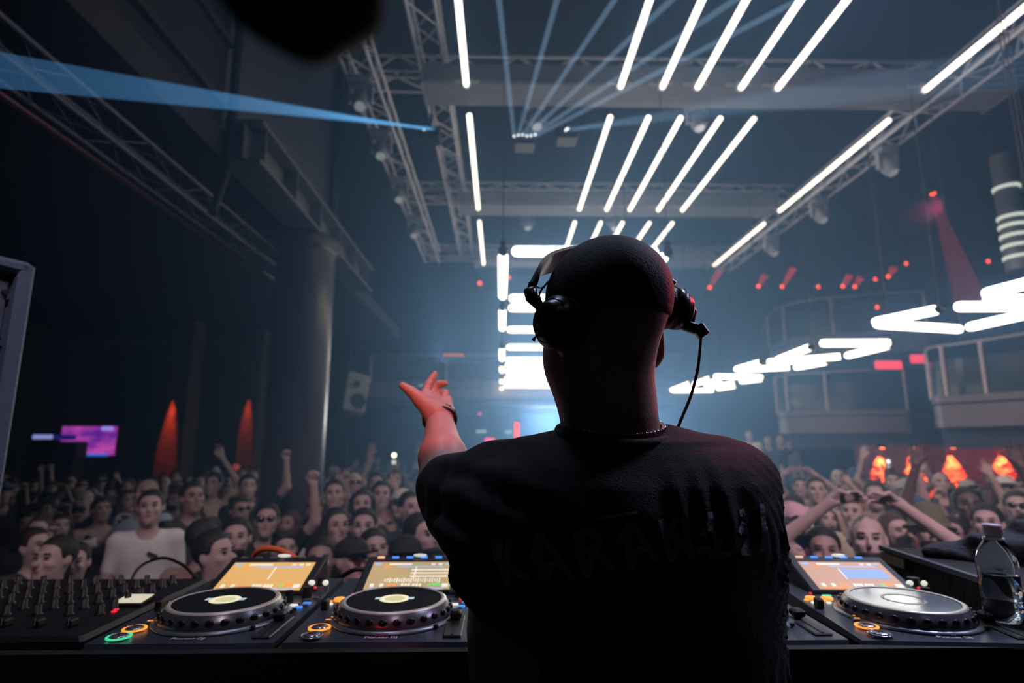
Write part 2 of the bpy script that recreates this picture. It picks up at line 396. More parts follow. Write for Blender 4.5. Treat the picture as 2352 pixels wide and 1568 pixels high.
# ------------------------------------------------------------------ ceiling light lines and grey beams
ZL = CH+4.0
beams = [('wide grey clad beam crossing under the ceiling, nearest one', -.92, 6.05, 5.95, 6.43), ('grey clad beam crossing under the ceiling, middle one', -.75, 4.9, 9.40, 9.88), ('hazy grey clad beam crossing under the ceiling, farthest one', -.6, 4.9, 12.5, 13.0)]
for lb, x0, x1, y0, y1 in beams:
    r = empty('ceiling_beam', ((x0+x1)/2, (y0+y1)/2, ZL+.1), 0, lb, 'beam')
    MB().box((0, 0, .12), (x1-x0, y1-y0, .26), bev=.02).build('cladding', M_greybeam, r)
    for s_ in (-1, 1): MB().box((s_*(x1-x0)/2, 0, .12), (.03, y1-y0+.04, .30)).build('end_plate', M_steel, r)
rowsY = [(1.75, 5.88, 'nearest'), (6.47, 9.36, 'middle'), (9.92, 12.46, 'farthest')]
XS = [-.404, 1.355, 1.835, 2.24, 2.74, 3.165, 4.88]
M_cap = mat('tube_end_cap', (.5, .5, .5), .4, .4)
ordn = ['leftmost', 'second from left', 'third from left', 'fourth from left', 'fifth from left', 'sixth from left', 'rightmost']
for ri, (y0, y1, rn) in enumerate(rowsY):
    L = y1-y0; nt = max(1, round(L/1.45)); seg = L/nt
    tm = MB().lathe([(.02, 0), (.032, .01), (.033, seg/2), (.032, seg-.03), (.02, seg-.02)], (0, 0, 0), 12, (0, 1, 0)).mesh('tube', M_tube)
    cm = MB().cyl((0, -.004, 0), (0, .008, 0), .034, n=12).mesh('end_cap', M_cap)
    for xi, X in enumerate(XS):
        r = empty('tube_light', (X, y0, ZL), 0, 'white ceiling tube light line, %s row, %s' % (rn, ordn[xi]), 'light', 'ceiling tube light lines')
        for k in range(nt): inst('tube', tm, r, (0, seg*k, 0))
        inst('end_cap', cm, r, (0, L, 0))
        MB().box((0, L+.02, .05), (.08, .05, .10)).box((0, L+.05, .09), (.28, .02, .03)).build('bracket', M_cap, r)
        MB().box((0, L/2, .055), (.03, L*.96, .03)).build('rail', M_blackmetal, r)

# ------------------------------------------------------------------ hanging light frames (centre)
def tube_between(a, b, rad, m, parent, base):
    a, b = Vector(a)-base, Vector(b)-base; d = (b-a); L = d.length
    return MB().lathe([(rad*.35, 0), (rad*.85, rad*.35), (rad, rad*1.0), (rad, L-rad), (rad*.85, L-rad*.35), (rad*.35, L)], a, 10, d).build('tube', m, parent)
frs = [(577, 6.02, 685, 8.05), (707, 8.75, 757, 10.5), (797, 11.7, 826, 13.3), (838, 14.0, 853, 15.4), (868, 16.3, 878, 17.6), (886, 18.6, 895, 19.8)]
M_wire = mat('hang_wire', (.03, .03, .035), .5)
for i, (pa, ya, pb, yb) in enumerate(frs):
    za = on_y(1176, pa, ya).z; zb = on_y(1176, pb, yb).z
    base = Vector((.92, ya, za))
    r = empty('light_frame', base, 0, 'hanging rectangular frame of thick white tubes behind the performer, %s' % ['nearest', 'second nearest', 'third nearest', 'fourth nearest', 'fifth nearest', 'farthest'][i], 'light', 'hanging tube frames')
    tube_between((.12, ya, za), (1.74, ya, za), .055, M_tube2, r, base)
    tube_between((.12, yb, zb), (1.74, yb, zb), .055, M_tube2, r, base)
    tube_between((.02, ya+.12, za), (.02, yb-.08, zb), .055, M_tube2, r, base)
    tube_between((1.85, ya+.12, za), (1.85, yb-.08, zb), .055, M_tube2, r, base)
    for (x, y, z) in ((.02, ya, za), (1.85, ya, za), (.02, yb, zb), (1.85, yb, zb)):
        p = Vector((x, y, z))-base
        MB().ell(p, (.06, .06, .06), nu=10, nv=6).cyl(p, p+Vector((0, 0, .12)), .035, n=8).build('connector', M_blackmetal, r)
        MB().cyl(p+Vector((0, 0, .1)), Vector((p.x, p.y, 8.99-base.z)), .006, n=5).build('cable', M_wire, r)

# ------------------------------------------------------------------ zigzag tube lights on the right
ZZ = 3.45
zig = [('bright V of white tubes cut by the right edge of the frame', [((2258, 676), (2400, 640)), ((2262, 686), (2420, 690))]),
 ('open V of white tubes in the air, second from the right edge', [((2005, 741), (2158, 710)), ((2010, 744), (2208, 756))]),
 ('white tube pair pointing right, cut by the frame edge', [((2194, 704), (2400, 703)), ((2222, 752), (2400, 712))]),
 ('white tube pair with sharp tip above the red signs', [((1884, 788), (2046, 787)), ((1944, 817), (2044, 792))]),
 ('short white V tube pair left of the sharp tip', [((1785, 826), (1862, 797)), ((1788, 830), (1934, 818))]),
 ('narrow white V tube pair, its tip pointing left', [((1690, 848), (1748, 832)), ((1694, 849), (1816, 843))]),
 ('white tube pair just right of the narrow V', [((1762, 831), (1880, 826)), ((1826, 844), (1900, 830))]),
 ('white tube pair pointing right in the far cluster', [((1640, 864), (1752, 866)), ((1700, 876), (1752, 870))]),
 ('white tube pair in the middle of the far cluster', [((1590, 884), (1632, 868)), ((1620, 888), (1690, 880))]),
 ('white tube V at the left tip of the far cluster', [((1542, 896), (1585, 880)), ((1544, 897), (1640, 896))]),
 ('white tube pair at the lower right of the far cluster', [((1648, 893), (1690, 886)), ((1600, 878), (1660, 874))])]
for lb, segs in zig:
    P = [(on_z(a[0], a[1], ZZ), on_z(b_[0], b_[1], ZZ)) for a, b_ in segs]
    base = sum((p for pr in P for p in pr), Vector())/4
    r = empty('zigzag_light', base, 0, lb, 'light', 'zigzag tube lights')
    for a, b_ in P:
        tube_between(a, b_, .044, M_tube2, r, base)
    for p in (P[0][1], P[1][1]):
        q = p-base; MB().ell(q, (.05, .05, .04), nu=8, nv=5).build('connector', M_blackmetal, r)
        MB().cyl(q, Vector((q.x, q.y, 3.0)), .005, n=5).build('cable', M_wire, r)

# ------------------------------------------------------------------ balconies on the right and at the back
M_rail = mat('rail_steel', (.75, .70, .76), .4, .4); M_fascia = mat('balcony_fascia', (.30, .26, .32), .45, bump=.05); M_glass = mat('smoked_panel', (.04, .045, .07), .15)
def balcony(label, pts, zf, zt, zr, posts, depth=(2.5, 1.0)):
    """pts: front edge plan points; built as body, floor lip, handrail, posts and infill panels"""
    pts = smooth_pts([(x, y, 0) for x, y in pts], 5); base = Vector((pts[0].x, pts[0].y, zf)); off = Vector((depth[0], depth[1], 0))
    r = empty('balcony', base, 0, label, 'balcony')
    def wall(z0, z1, inset, name, m, th=.06):
        b = MB(); vs = []; n = len(pts)
        for p in pts:
            q = p+off.normalized()*inset
            for z in (z0, z1): vs.append(Vector((q.x, q.y, z))-base)
            for z in (z1, z0): vs.append(Vector((q.x, q.y, z))+off.normalized()*th-base)
        fs = []
        for i in range(n-1):
            for j in range(4): fs.append((i*4+j, i*4+(j+1) % 4, i*4+4+(j+1) % 4, i*4+4+j))
        fs += [(3, 2, 1, 0), tuple((n-1)*4+j for j in range(4))]
        return b.add(vs, fs, 0).build(name, m, r)
    wall(zf-.02, zf+.10, -.05, 'lip', M_fascia, th=(off.length)); wall(zf-.45, zf-.05, .03, 'fascia', M_fascia)
    wall(zt, zf-.4, .35, 'soffit', mat('soffit_blue', (.07, .08, .12), .8), th=off.length-.4)
    b = MB(); b.path([p+Vector((0, 0, zr))-base for p in pts], .028).build('handrail', M_rail, r)
    n = len(pts)
    for k in posts:
        p = pts[min(n-1, int(k*(n-1)))]-base
        MB().cyl(Vector((p.x, p.y, .08)), Vector((p.x, p.y, zr-zf)), .036, n=8).build('post', M_rail, r)
    wall(zf+.1, zr-.25, .03, 'infill', M_glass, th=.02)
    return r
bp = lambda *a: [(on_y(x, 900, y).x, y) for x, y in a]
balcony('curved balcony at the right edge with white rail', bp((2138, 10.6), (2155, 10.2), (2220, 9.8), (2352, 9.0), (2500, 8.2)), 2.97, 2.15, 3.98, (0, .35, .62, 1), (3.2, 2.6))
balcony('hazy balcony in the middle right with white posts', bp((1782, 15.0), (1800, 14.4), (1850, 14.0), (1980, 13.4), (2080, 13.2)), 2.92, 2.1, 3.95, (0, .3, .62, 1), (3.0, 3.0))
balcony('faint far balcony behind the lowest tube lights', [(-5, 19.5), (-1, 19.3), (3, 19.3), (6.2, 19.2)], 4.2, 3.5, 5.2, (.1, .3, .5, .7, .9), (.01, 5.6))
balcony('faint upper balcony high on the right', bp((1775, 17.0), (1830, 15.5), (1960, 14.6), (2150, 14.0)), 5.0, 4.6, 6.1, (0, .33, .66, 1), (3.0, 4.0))
from mathutils import noise as mn
b = MB(); nx_, nz_ = 170, 60; vs = [(7.8+6.4*i/nx_, 12.63+.05*mn.noise((i*.16, j*.20, 3))+.045*mn.noise((i*.5, j*.6, 9)), 2.2*j/nz_) for j in range(nz_+1) for i in range(nx_+1)]
b.add(vs, [(j*(nx_+1)+i, j*(nx_+1)+i+1, (j+1)*(nx_+1)+i+1, (j+1)*(nx_+1)+i) for j in range(nz_) for i in range(nx_)])
lamp('POINT', (10.6, 11.6, 2.0), 14, (1, .06, .12), shadow_soft_size=.1); lamp('POINT', (13.0, 11.6, 2.0), 14, (1, .06, .12), shadow_soft_size=.1)  # two added red points, ambient fill for the wall, no fixture
o = b.build('wall_right_lower', mat('rough_red_wall', (.34, .13, .14), .8, bump=.9, bscale=5, var=.5, vscale=2.5)); o['kind'] = 'structure'
# red wall washers under the balcony
M_redl = mat('red_lamp', (.8, .1, .05), .4, emit=(1, .22, .08), es=6, sample=False)
for i, px in enumerate((2025, 2100, 2188, 2303, 2400)):
    p = on_y(px, 1018, 12.5)
    r = empty('wall_lamp', (p.x, 12.5, 2.15), 0, 'orange red wall washer under the right balcony, %s' % ['leftmost', 'second from left', 'third from left', 'rightmost in view', 'outside the frame edge'][i], 'light', 'red wall washers under the balcony')
    MB().box((0, .02, .04), (.12, .16, .10), bev=.01).build('housing', M_blackmetal, r); MB().cyl((0, 0, -.03), (0, 0, 0), .045, n=12).build('bulb', M_redl, r)
    lamp('SPOT', (p.x, 12.49, 2.11), 620, (1, .14, .035), (p.x+.04, 12.68, 1.5), spot_size=math.radians(56), spot_blend=.6, shadow_soft_size=.04)
# ------------------------------------------------------------------ left: red uplit piers, purple screen
for i, (px, py, Z, wd) in enumerate([(392, 960, 11.5, .55), (566, 980, 12.5, .42)]):
    p = at(px, py, Z)
    r = empty('pier', (p.x, p.y, 0), 0, ['dark wall pier washed red, nearer the purple screen', 'dark wall pier washed red, nearer the round pillar'][i], 'pier')
    MB().box((0, .3, 2.4), (wd, .5, 4.8), bev=.03).build('shaft', mat('pier_paint', (.05, .028, .025), .7, bump=.4, bscale=6), r)
    zt = at(px, 880, Z).z
    MB().box((0, -.08, zt+.1), (.16, .16, .12), bev=.01).build('lamp_housing', M_blackmetal, r)
    lamp('SPOT', (p.x, p.y-.05, zt+.02), 900-i*400, (1, .10, .028), (p.x-.04, p.y+.03, zt-1.2), spot_size=math.radians(20), spot_blend=.7, shadow_soft_size=.03)
struct('wall_left_inner', (-8.6, 15.5, 2.4), (9, .15, 4.8), M_darkwall)
p = at(203, 1012, 11.2)
r = empty('screen', p, 0, 'glowing purple projection screen low at far left', 'screen')
M_scr = mat('purple_screen_face', (.1, .02, .12), .5, emit=(.28, .045, .36), es=1.0, var=.5, vscale=1.5)
nt = M_scr.node_tree; b_ = nt.nodes['Principled BSDF']; tn = nt.nodes.new('ShaderNodeTexNoise'); tn.inputs['Scale'].default_value = 2.2; cr = nt.nodes.new('ShaderNodeValToRGB')
cr.color_ramp.elements[0].color = (.10, .012, .30, 1); cr.color_ramp.elements[1].color = (.45, .06, .38, 1); cr.color_ramp.elements[0].position = .35; cr.color_ramp.elements[1].position = .65
nt.links.new(tn.outputs['Fac'], cr.inputs[0]); nt.links.new(cr.outputs[0], b_.inputs['Emission Color'])
MB().box((0, 0, .0), (1.05, .04, .56)).build('face', M_scr, r); MB().box((0, .05, 0), (1.12, .05, .63)).build('backing', M_black, r); MB().box((0, .06, -p.z/2), (.08, .06, p.z)).build('stand', M_black, r)
MB().box((.36, -.03, .24), (.22, .03, .08), bev=.03).build('glow_spot', mat('violet_glow', (.2, .2, .6), .5, emit=(.30, .25, .9), es=1.0), r)
MB().box((.15, -.03, -.27), (.55, .03, .05)).build('blue_strip', mat('blue_strip', (.05, .1, .6), .5, emit=(.03, .13, .65), es=1.0), r)
p2 = at(130, 1032, 10.8)
o = MB().box((0, 0, 0), (.95, .3, .34), bev=.02).build('road_case', M_black, None, p2-Vector((0, 0, .02))); tag(o, 'black case hiding the lower left of the purple screen', 'case')
o = MB().box((0, 0, -1.2), (.9, .3, 2.0), bev=.02).build('bar_counter', M_black, None, p2); tag(o, 'black counter under the purple screen', 'counter')
p3 = at(98, 1003, 11.0)
r = empty('strip_light', p3, 0, 'small blue white strip light left of the purple screen', 'light')
MB().box((0, 0, 0), (.38, .04, .08), bev=.02).build('diffuser', mat('cool_strip', (.3, .35, .6), .5, emit=(.22, .26, .62), es=1.0), r); MB().box((.42, .02, -.01), (.4, .03, .09)).build('blue_panel', mat('deep_blue', (.02, .02, .2), .5, emit=(.01, .008, .12), es=1.0), r); MB().box((0, .05, 0), (.44, .04, .12)).build('housing', M_black, r)

# hanging speaker and gallery speaker
p = at(812, 908, 8.6)
r = empty('wall_speaker', p, .5, 'grey loudspeaker hung on the wall right of the round pillar', 'speaker')
MB().box((0, 0, 0), (.34, .34, .62), Matrix.Rotation(-.22, 3, 'X') @ Matrix.Rotation(.18, 3, 'Y'), bev=.03).build('cabinet', mat('speaker_grey', (.30, .32, .38), .6), r)
MB().lathe([(.0, 0), (.10, .005), (.12, .03)], (.02, -.17, -.1), 20, (0, -1, .2)).build('woofer', M_black, r)
MB().lathe([(.0, 0), (.04, .005), (.05, .02)], (.0, -.17, .16), 16, (0, -1, .2)).build('tweeter', M_black, r)
MB().cyl((0, .15, .1), (-.1, .5, .5), .02).build('arm', M_blackmetal, r)
# far centre: red column light, pink and teal strips on the back wall
def strip(px, py, Y, sx, sz, col, es, label, name='strip_light'):
    p = on_y(px, py, Y); r = empty(name, p, 0, label, 'light')
    m = mat('glow_%d_%d' % (px, py), tuple(min(1, c) for c in col), .5, emit=col, es=es, sample=False)
    MB().box((0, 0, 0), (sx, .04, sz), bev=min(sx, sz)*.3).build('diffuser', m, r); MB().box((0, .05, 0), (sx*1.15, .05, sz*1.2)).build('housing', M_black, r); MB().cyl((0, .06, 0), (0, .06, 9.0-p.z), .005, n=5).build('hanger', M_wire, r)
strip(1187, 993, 15, .13, .52, (1.4, .10, .06), 1, 'upright red light bar at the far end left of the performer')
strip(1125, 1010, 15, .26, .09, (1.2, .10, .35), 1, 'small pink light bar beside the upright red bar')
strip(1105, 991, 15, .28, .07, (.22, .42, .50), 1, 'small teal light bar above the pink bar')
strip(1168, 992, 15.5, .2, .08, (.22, .42, .50), 1, 'small teal light bar beside the red upright bar')
strip(1042, 815, 18.5, .7, .08, (.55, .16, .10), 1, 'faint orange strip on the far balcony rail')
strip(1102, 950, 16, .08, .06, (1, .08, .12), 1, 'tiny red lamp above the far teal bars')
strip(2041, 838, 11.5, .56, .17, (1.1, .07, .16), 1, 'glowing pink red sign on the right wall, wider one', 'sign')
strip(2110, 824, 11.0, .32, .17, (1.0, .06, .15), 1, 'glowing pink red sign at the right balcony, narrower one', 'sign')
# red lamps high at the back right
M_rdot = mat('red_dot', (1, .1, .05), .4, emit=(1, .10, .055), es=2.2, sample=False)
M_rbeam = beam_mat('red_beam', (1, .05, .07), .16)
dots = [(1630, 660, 1), (1742, 657, .6), (1797, 658, 1), (1880, 658, 0), (1936, 657, .6), (1963, 658, .5), (2011, 641, 0), (2015, 705, 0), (2081, 605, 0), (2270, 600, 0), (2040, 635, .5), (1102, 650, 0), (1168, 637, 0)]
for i, (px, py, bm_) in enumerate(dots):
    p = on_y(px, py, 13.5); r = empty('red_lamp', p, 0, 'small red stage lamp, %s in the row from left to right' % ['third', 'fourth', 'fifth', 'sixth', 'seventh', 'eighth', 'ninth', 'lowest', 'eleventh', 'last', 'tenth', 'first', 'second'][i], 'stage light', 'small red lamps at the back')
    MB().ell((0, 0, 0), (.048, .03, .048), nu=12, nv=8).build('lens', M_rdot, r)
    MB().lathe([(.05, 0), (.06, .02), (.055, .14), (.03, .18)], (0, .02, 0), 12, (0, 1, 0)).build('housing', M_blackmetal, r)
    MB().cyl((0, .1, .04), (0, .1, 9.0-p.z), .008, n=5).build('hanger', M_wire, r)
    if bm_:
        q = Vector((.22, -.2, .42))*bm_; MB().cyl((0, -.03, 0), q, .035, .09, n=12, cap=False).build('light_beam', M_rbeam, r)
# long red beam
p = on_y(2142, 443, 9.0); q = on_y(2232, 700, 9.0)
r = empty('red_spotlight', p, 0, 'red spotlight high at right throwing a narrow beam down', 'stage light')
MB().ell((0, 0, 0), (.05, .05, .05)).build('lens', M_rdot, r); MB().lathe([(.05, 0), (.08, .05), (.08, .22), (.05, .26)], (0, 0, 0), 14, (-.35, 0, 1)).build('housing', M_blackmetal, r)
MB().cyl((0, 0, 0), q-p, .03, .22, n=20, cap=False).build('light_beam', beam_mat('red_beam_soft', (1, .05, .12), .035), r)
MB().cyl((0, 0, .2), (0, 0, 8.9-p.z), .012, n=5).build('hanger', M_wire, r)

# tall glossy column at right edge; glowing rings stand in for reflected tubes
p0 = on_y(2345, 620, 9.5); p1 = on_y(2300, 370, 9.5)
r = empty('banded_column', p0, 0, 'tall hanging grey cylinder with glowing rings for reflected tubes at the right edge', 'light')
ax = (p1-p0).normalized(); Lc = (p1-p0).length
MB().cyl((0, 0, 0), ax*Lc*1.05, .21, .17, n=28).build('cylinder', mat('column_grey', (.45, .48, .54), .35, .3), r)
for t in (.10, .20, .29, .38, .46, .73): MB().cyl(ax*Lc*t, ax*(Lc*t+.05), .225-.03*t, n=28).build('ring', mat('reflection_glow', (.8, .9, 1), .4, emit=(.62, .78, .86), es=1), r)
MB().cyl(ax*Lc, (ax.x*Lc, 0, 8.9-p0.z), .012, n=5).build('cable', M_wire, r)

# ------------------------------------------------------------------ lasers
M_dot = mat('laser_aperture', (.8, .9, 1), .3, emit=(.75, .86, 1), es=2, sample=False)
def laser(p, label, beams, es, rb0, rb1, col=(.28, .50, .85), n=8, nd=1):
    r = empty('laser_projector', p, 0, label, 'stage light')
    MB().box((0, .16, 0), (.26, .26, .14), bev=.015).build('housing', M_blackmetal, r)
    MB().cyl((0, .2, .07), (0, .2, 6.75-p.z), .015, n=6).build('hanger', M_blackmetal, r)
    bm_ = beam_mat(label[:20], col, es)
    for k, (q, sx) in enumerate(beams):
        if k < nd: MB().ell((sx, -.01*(k % 2), .01*(k % 3)), (.014, .012, .014), nu=12, nv=8).build('aperture', M_dot, r)
        MB().cyl((sx, -.01, 0), q-p, rb0, rb1, n=n, cap=False).build('laser_beam', bm_, r)
    return r
p = at(1205, 313, 7.0)
ends = [(1145, -10), (1282, -10), (1418, -10), (1550, -8), (1700, -8), (1850, -8)]
laser(p, 'laser head at the centre throwing a fan of six pale blue beams', [(at(x, y, 5.0), -.13+k*.052) for k, (x, y) in enumerate(ends)], .11, .022, .026, nd=6)
p = at(985, 297, 7.0)
laser(p, 'laser head at the left truss throwing a dense blue sheet of beams', [(at(-60, 112+k*6.8, 2.76), -.06+k*.012) for k in range(13)], .085, .016, .0055, (.10, .36, .80), nd=2)
p = at(1303, 299, 7.0)
laser(p, 'laser head right of centre throwing wide faint blue beams to the right', [(at(2400, 98+k*15, 4.5), -.02+k*.015) for k in range(7)], .024, .02, .035, (.25, .50, .9), nd=3)

# ------------------------------------------------------------------ haze over the dance floor
hz = bpy.data.materials.new('stage_haze'); hz.use_nodes = True; nt = hz.node_tree; nt.nodes.clear()
o_ = nt.nodes.new('ShaderNodeOutputMaterial'); vs = nt.nodes.new('ShaderNodeVolumeScatter'); va = nt.nodes.new('ShaderNodeVolumeAbsorption'); ad = nt.nodes.new('ShaderNodeAddShader')
vs.inputs['Color'].default_value = (.24, .50, .92, 1); vs.inputs['Density'].default_value = .075; vs.inputs['Anisotropy'].default_value = .6  # blue lamp light put into the scatter colour of the smoke
va.inputs['Color'].default_value = (.45, .66, 1, 1); va.inputs['Density'].default_value = .05
nt.links.new(vs.outputs[0], o_.inputs['Volume'])
o = MB().box((0, 0, 0), (9.4, 23, 7.0)).build('haze', hz, None, (2.5, 13.2, 3.52)); o['kind'] = 'stuff'; tag(o, 'thin stage haze, tinted with blue light, filling the hall above the dance floor', 'haze')
# ================================================================== people
def hand_sdf(s, wr, d, side, pn, pose='open', k=.006, sc=1.):
    """wr wrist, d direction of the hand, side thumb side, pn palm normal"""
    wr = Vector(wr); d = Vector(d).normalized(); sd = Vector(side); sd = (sd-d*sd.dot(d)).normalized(); pn = Vector(pn); pn = (pn-d*pn.dot(d)-sd*pn.dot(sd)).normalized()
    P = lambda a, b, c=0.: wr+(d*a+sd*b+pn*c)*sc
    kn = [(.088, .030), (.092, .010), (.088, -.010), (.080, -.028)]; ln = [.072, .080, .074, .058]
    for (a, b) in kn: s.rc(P(.0, b*.55), P(a, b), .015*sc, .0105*sc, k=.012)
    curl = {'open': (.12, .2), 'curl': (.7, 1.0), 'fist': (1.6, 1.9), 'claw': (.45, .7)}[pose]
    for i, ((a, b), L) in enumerate(zip(kn, ln)):
        sp = (.5-i/3)*.22 if pose == 'open' else 0
        a1 = curl[0]+.06*i; a2 = a1+curl[1]*.8; a3 = a2+curl[1]*.5
        p = Vector((a, b, 0)); r = .0088
        for j, (an, fr) in enumerate(((a1, .45), (a2, .3), (a3, .25))):
            q = p+Vector((math.cos(an)*math.cos(sp), math.sin(sp), math.sin(an)))*L*fr
            s.rc(P(*p), P(*q), r*sc, (r-.001)*sc, k=.003); p = q; r -= .001
    t0 = P(.018, .022, .006); t1 = P(.05, .050, .014); t2 = P(.078, .062 if pose == 'open' else .040, .02 if pose == 'open' else .034)
    s.rc(t0, t1, .016*sc, .012*sc, k=.012); s.rc(t1, t2, .0115*sc, .0085*sc, k=.004)

POSES = {  # elbow, wrist, hand dir per arm (x mirrored for left), pose
 'down': [((.215, .02, 1.14), (.22, -.10, .90), (0, -.3, -1), 'curl')]*2,
 'one_up': [((.33, -.10, 1.62), (.30, -.14, 1.88), (0, -.1, 1), 'fist'), ((.24, .02, 1.14), (.24, -.12, .92), (0, -.3, -1), 'curl')],
 'both_up': [((.36, -.06, 1.64), (.28, -.10, 1.90), (-.2, 0, 1), 'open')]*2,
 'arch': [((.39, -.03, 1.60), (.14, -.06, 1.81), (-1, .0, .25), 'claw')]*2,
 'phone': [((.28, -.16, 1.30), (.16, -.32, 1.58), (-.1, -.1, 1), 'curl'), ((.25, .0, 1.14), (.18, -.18, 1.0), (-.3, -.8, -.3), 'curl')],
 'clap': [((.27, -.14, 1.20), (.10, -.30, 1.42), (-.6, -.2, 1), 'open')]*2,
 'point': [((.34, -.20, 1.50), (.38, -.42, 1.68), (.1, -.7, .7), 'claw'), ((.24, .02, 1.14), (.2, -.16, 1.0), (-.3, -.8, -.2), 'curl')],
 'turned_up': [((.26, -.06, 1.66), (.10, -.10, 1.90), (-.3, 0, 1), 'claw'), ((.26, .0, 1.14), (.2, -.16, 1.0), (-.3, -.8, -.2), 'curl')],
}
def head_sdf(s, c=(0, -.01, 1.62)):
    c = Vector(c)
    s.el(c+Vector((0, .012, .03)), (.077, .096, .092), k=.02)
    s.el(c+Vector((0, -.028, -.045)), (.060, .068, .075), k=.03)
    s.el(c+Vector((0, -.072, -.088)), (.030, .026, .024), k=.02)
    s.rc(c+Vector((0, -.098, .002)), c+Vector((0, -.116, -.034)), .008, .014, k=.012)
    s.rc(c+Vector((-.035, -.085, .022)), c+Vector((.035, -.085, .022)), .012, k=.014)
    for q in (-1, 1):
        s.el(c+Vector((q*.031, -.098, .004)), (.017, .013, .010), k=.010, op='s')
        s.el(c+Vector((q*.040, -.074, -.028)), (.022, .022, .020), k=.012)
        s.el(c+Vector((q*.080, .004, -.005)), (.010, .020, .032), k=.006)
    s.rc(c+Vector((-.018, -.092, -.062)), c+Vector((.018, -.092, -.062)), .008, k=.006)
def tilt_head(me, full=False):
    n = len(me.vertices); co = np.empty(n*3, np.float32); me.vertices.foreach_get('co', co); P = co.reshape(-1, 3); a = math.radians(13)
    w_ = np.ones(n) if full else np.clip((P[:, 2]-1.47)/.09, 0, 1)*np.clip((.21-np.linalg.norm(P-np.array([0, -.01, 1.62]), axis=1))/.03, 0, 1)
    q = P-np.array([0, .02, 1.53]); aa = a*w_; y = q[:, 1]*np.cos(aa)+q[:, 2]*np.sin(aa); z = -q[:, 1]*np.sin(aa)+q[:, 2]*np.cos(aa)
    P[:, 1] = y+.02; P[:, 2] = z+1.53; me.vertices.foreach_set('co', P.ravel().astype(np.float32)); me.update(); return me
def make_body(name, pose, h, fem=False):
    s = SDF(); sw = .175 if not fem else .150
    head_sdf(s)
    s.rc((0, .02, 1.40), (0, .0, 1.56), .056 if not fem else .047, k=.03)
    s.el((0, .02, 1.30), (.165 if not fem else .14, .105, .17), k=.05); s.el((0, .01, 1.08), (.140 if not fem else .12, .095, .18), k=.06)
    s.el((0, .015, .93), (.155 if not fem else .165, .11, .12), k=.05); s.rc((-sw, .02, 1.41), (sw, .02, 1.41), .050, k=.05)
    for q in (-1, 1):
        s.rc((q*.09, .01, .90), (q*.11, -.01, .50), .085, .055, k=.03); s.rc((q*.11, -.01, .50), (q*.12, .03, .09), .052, .036, k=.02)
        s.rc((q*.12, .03, .06), (q*.13, -.13, .035), .038, .03, k=.02)
    P = POSES[pose]; hands = SDF()
    for q, (el_, wr, hd, hp) in zip((1, -1), P):
        m = lambda v: Vector((v[0]*q, v[1], v[2])); el_, wr, hd = m(el_), m(wr), m(hd)
        s.rc((q*sw, .02, 1.40), el_, .052 if not fem else .042, .040 if not fem else .032, k=.03); s.rc(el_, wr, .041 if not fem else .033, .026, k=.015)
        s.rc(wr, wr+hd.normalized()*.02, .026, .022, k=.02)
        hand_sdf(hands, wr, hd, Vector((-q*.3, -1, 0)) if pose in ('down', 'phone') else Vector((-q, -.2, 0)) if hd.z > .5 else Vector((0, -.4, 1)), (0, -1, .1) if hd.z > .5 else (-q, 0, 0) if hd.z < -.5 else (0, -.3, -1), hp)
    V, F = s.mesh(h); V2, F2 = hands.mesh(h*.52)
    parts = [(V, F, 0), (V2, F2, 0)]
    e = SDF()
    for q in (-1, 1): e.el((q*.031, -.101, 1.624), (.0155, .007, .0065), k=0); e.rc((q*.018, -.108, 1.643), (q*.045, -.100, 1.645), .0045, k=0)
    Ve, Fe = e.mesh(.0035); parts.append((Ve, Fe, 1))
    l = SDF(); l.el((0, -.104, 1.556), (.022, .008, .008), k=0); Vl, Fl = l.mesh(.004); parts.append((Vl, Fl, 2))
    return tilt_head(npmesh(name, parts, [M_skin[0], M_eye, M_lip]))
def make_shirt(pose, h, fem=False, style='tee'):
    s = SDF(); sw = .165 if not fem else .142; g = .014
    if style == 'tee':
        s.el((0, .02, 1.30), (.165+g if not fem else .14+g, .105+g, .17), k=.05); s.rc((-sw, .02, 1.41), (sw, .02, 1.41), .050+g, k=.05)
    else:
        s.el((0, .02, 1.27), (.160+g if not fem else .138+g, .108+g, .15), k=.05)
        for q in (-1, 1): s.rc((q*.10, -.06, 1.36), (q*.095, .05, 1.455), .03, k=.03); s.rc((q*.095, .05, 1.455), (q*.10, .09, 1.36), .03, k=.03)
    s.el((0, .01, 1.08), (.155+g if not fem else .13+g, .100+g, .18), k=.07); s.rc((-.07, .01, .93), (.07, .01, .93), .10, k=.06)
    if style == 'tee':
        for q, (el_, wr, hd, hp) in zip((1, -1), POSES[pose]):
            a = np.array((q*sw, .02, 1.40)); b = np.array((el_[0]*q, el_[1], el_[2])); s.rc(a, a+(b-a)*.62, .050+g, .052, k=.03)
    s.rc((0, .0, 1.44), (0, -.02, 1.66), .062, k=.01, op='s')
    return npmesh('shirt', [s.mesh(h)+(0,)], [M_black])
def make_trousers(h):
    s = SDF(); s.rc((-.06, .01, .92), (.06, .01, .92), .108, k=.04)
    for q in (-1, 1): s.rc((q*.09, .01, .88), (q*.11, -.01, .50), .098, .068, k=.03); s.rc((q*.11, -.01, .50), (q*.12, .03, .13), .066, .055, k=.02)
    return npmesh('trousers', [s.mesh(h)+(0,)], [M_black])
HC = Vector((0, -.01, 1.62))
